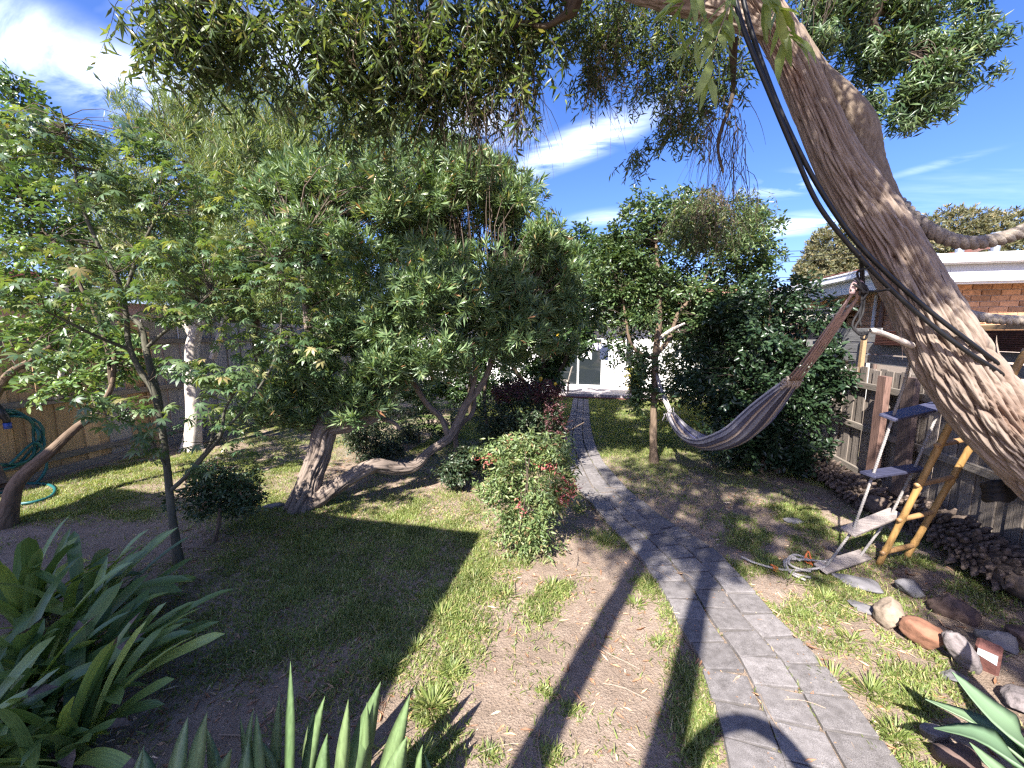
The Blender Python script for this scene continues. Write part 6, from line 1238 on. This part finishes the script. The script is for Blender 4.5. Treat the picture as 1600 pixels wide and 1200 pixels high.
# sword-leaved irises along the bottom
def iris(label, leaves, basec):
    o = thing('iris_plant', basec, label, 'plant', 'sword-leaved irises along the bottom edge')
    for (tx, ty, bx, by, d, w) in leaves:
        b, t = W(bx, by, d), W(tx, ty, d+.05+random.gauss(0, .03)); L_ = t-b; n_ = 18; wv = unit(np.cross(L_, FW)+FW*random.uniform(-.5, .5)*np.linalg.norm(L_)); V, Fs = [], []; bend, lean = random.uniform(-.02, .07), random.gauss(0, .035); nv = unit(np.cross(wv, L_)); ww0 = 1.12*w*d/F
        for i in range(n_):
            u = i/(n_-1); ww = ww0*(1.0+.12*u)*(1 if u < .58 else max(.015, 1-((u-.58)/.42)**1.5)); c = b+L_*u+nv*bend*u*u+wv*lean*u**3
            V += [c-wv*ww/2, c-nv*ww*.10, c+wv*ww/2, c+nv*ww*.10]
        for i in range(n_-1):
            for j in range(4): Fs.append((i*4+j, i*4+(j+1) % 4, i*4+4+(j+1) % 4, i*4+4+j))
        mb = MB(); mb.add(V, Fs); mb.build('leaf', MT['iris'], o, True)
iris('sunlit iris with tall central sword leaf at the bottom middle-left', [(447,1052,452,1290,1.75,20),(491,1090,468,1290,1.78,22),(406,1115,402,1290,1.72,24),(364,1122,398,1290,1.74,15),(425,1140,440,1290,1.9,14),(381,1120,392,1290,1.85,12),(432,1095,425,1290,1.95,14),(470,1118,490,1290,1.82,22),(498,1150,505,1290,1.74,20),(385,1170,372,1290,1.7,22)], W(430, 1290, 1.75))
iris('iris with broad blades just left of the tall sunlit one', [(313,1112,290,1300,1.7,28),(277,1133,262,1300,1.68,24),(329,1137,352,1300,1.75,28),(236,1166,228,1300,1.68,22),(345,1172,330,1300,1.7,22),(200,1180,215,1300,1.72,18)], W(290, 1290, 1.7))
iris('right-hand iris throwing pointed shadows on the soil', [(583,1064,535,1300,1.75,30),(582,1092,560,1300,1.8,16),(545,1096,522,1300,1.72,18),(640,1090,575,1300,1.8,26),(620,1150,600,1300,1.7,30),(640,1165,655,1300,1.75,18),(660,1185,700,1290,1.8,12)], W(560, 1290, 1.75))
# agave at the lower right
ag = thing('agave_plant', W(1690, 1270, 1.75), 'grey-green agave with broad pointed leaves in the lower right corner', 'plant')
def agave_leaf(pts, w):
    Q = smooth_path([W(*p) for p in pts], 16); T_ = unit(np.gradient(Q, axis=0)); V, Fs = [], []
    for i in range(16):
        u = i/15; ww = w*(.75+.75*u if u < .35 else 1.0125*max(.012, (1-(u-.35)/.65)**.8)); s = unit(np.cross(T_[i], np.array([-.2, .15, 1.0]))); nrm = unit(np.cross(s, T_[i])); th = .018*(1-u)+.004
        ww *= 1.8; V += [Q[i]-s*ww/2+nrm*.13*ww, Q[i]-s*ww*.25+nrm*.035*ww, Q[i], Q[i]+s*ww*.25+nrm*.035*ww, Q[i]+s*ww/2+nrm*.13*ww, Q[i]+s*ww*.25-nrm*th*1.2, Q[i]-nrm*th*1.8, Q[i]-s*ww*.25-nrm*th*1.2]
    for i in range(15):
        for j in range(8): Fs.append((i*8+j, i*8+(j+1) % 8, i*8+8+(j+1) % 8, i*8+8+j))
    mb = MB(); mb.add(V, Fs); mb.build('leaf', MT['agave'], ag, True)
for pts, w in (([(1690,1275,1.75),(1610,1170,1.75),(1540,1105,1.85),(1488,1050,1.95)], .17), ([(1690,1290,1.72),(1600,1180,1.8),(1530,1130,1.9),(1446,1092,2.0)], .11), ([(1680,1290,1.68),(1600,1200,1.68),(1530,1150,1.75),(1459,1137,1.85)], .15), ([(1680,1300,1.64),(1610,1240,1.62),(1560,1205,1.66),(1515,1160,1.75)], .11), ([(1700,1270,1.7),(1690,1150,1.75),(1660,1050,1.85),(1640,960,1.95)], .15), ([(1700,1300,1.6),(1740,1200,1.6),(1760,1100,1.65)], .15), ([(1690,1310,1.6),(1600,1290,1.5),(1520,1260,1.5)], .12)): agave_leaf(pts, w)
# garden hose on the left fence
ho = thing('garden_hose', PX(20, 690, -8.5), 'teal garden hose coiled on the left fence with a loop on the grass', 'hose'); mb = MB(); c = PX(12, 688, -8.46)
pts = []
for k in range(110):
    a = k/110*2*pi*4.2+1.2; r_ = .40+.05*sin(k*.37); pts.append(c+np.array([.05*sin(k*.9), r_*.82*cos(a), r_*1.25*sin(a)*.8]))
mb.tube(np.array(pts), .019, 8)
mb.tube(smooth_path([c+np.array([.05, -.05, -.35]), c+np.array([.06, .25, -.1]), c+np.array([.06, .32, -.5]), c+np.array([.08, .1, -.75]), c+np.array([.10, -.3, -.7])], 40), .019, 8)
g_ = [G(a, b)+np.array([0, 0, .02]) for a, b in ((-20, 772), (20, 760), (50, 757), (75, 759), (86, 766), (80, 777), (55, 786), (20, 790), (-30, 792))]; mb.tube(smooth_path(g_, 50), .019, 8); mb.build('hose_pipe', MT['hose'], ho, True)
mb = MB(); p = PX(10, 655, -8.38); mb.tube([p+(0, -.06, .22), p+(0, -.02, .06), p, p-(0, 0, .05)], [.03, .045, .04, .035], 10); mb.build('nozzle', MT['hose_tip'], ho, True); mb = MB(); mb.tube([p-(0, 0, .055), p-(0, 0, .14)], .042, 10); mb.build('connector', MT['blue_clip'], ho, True)
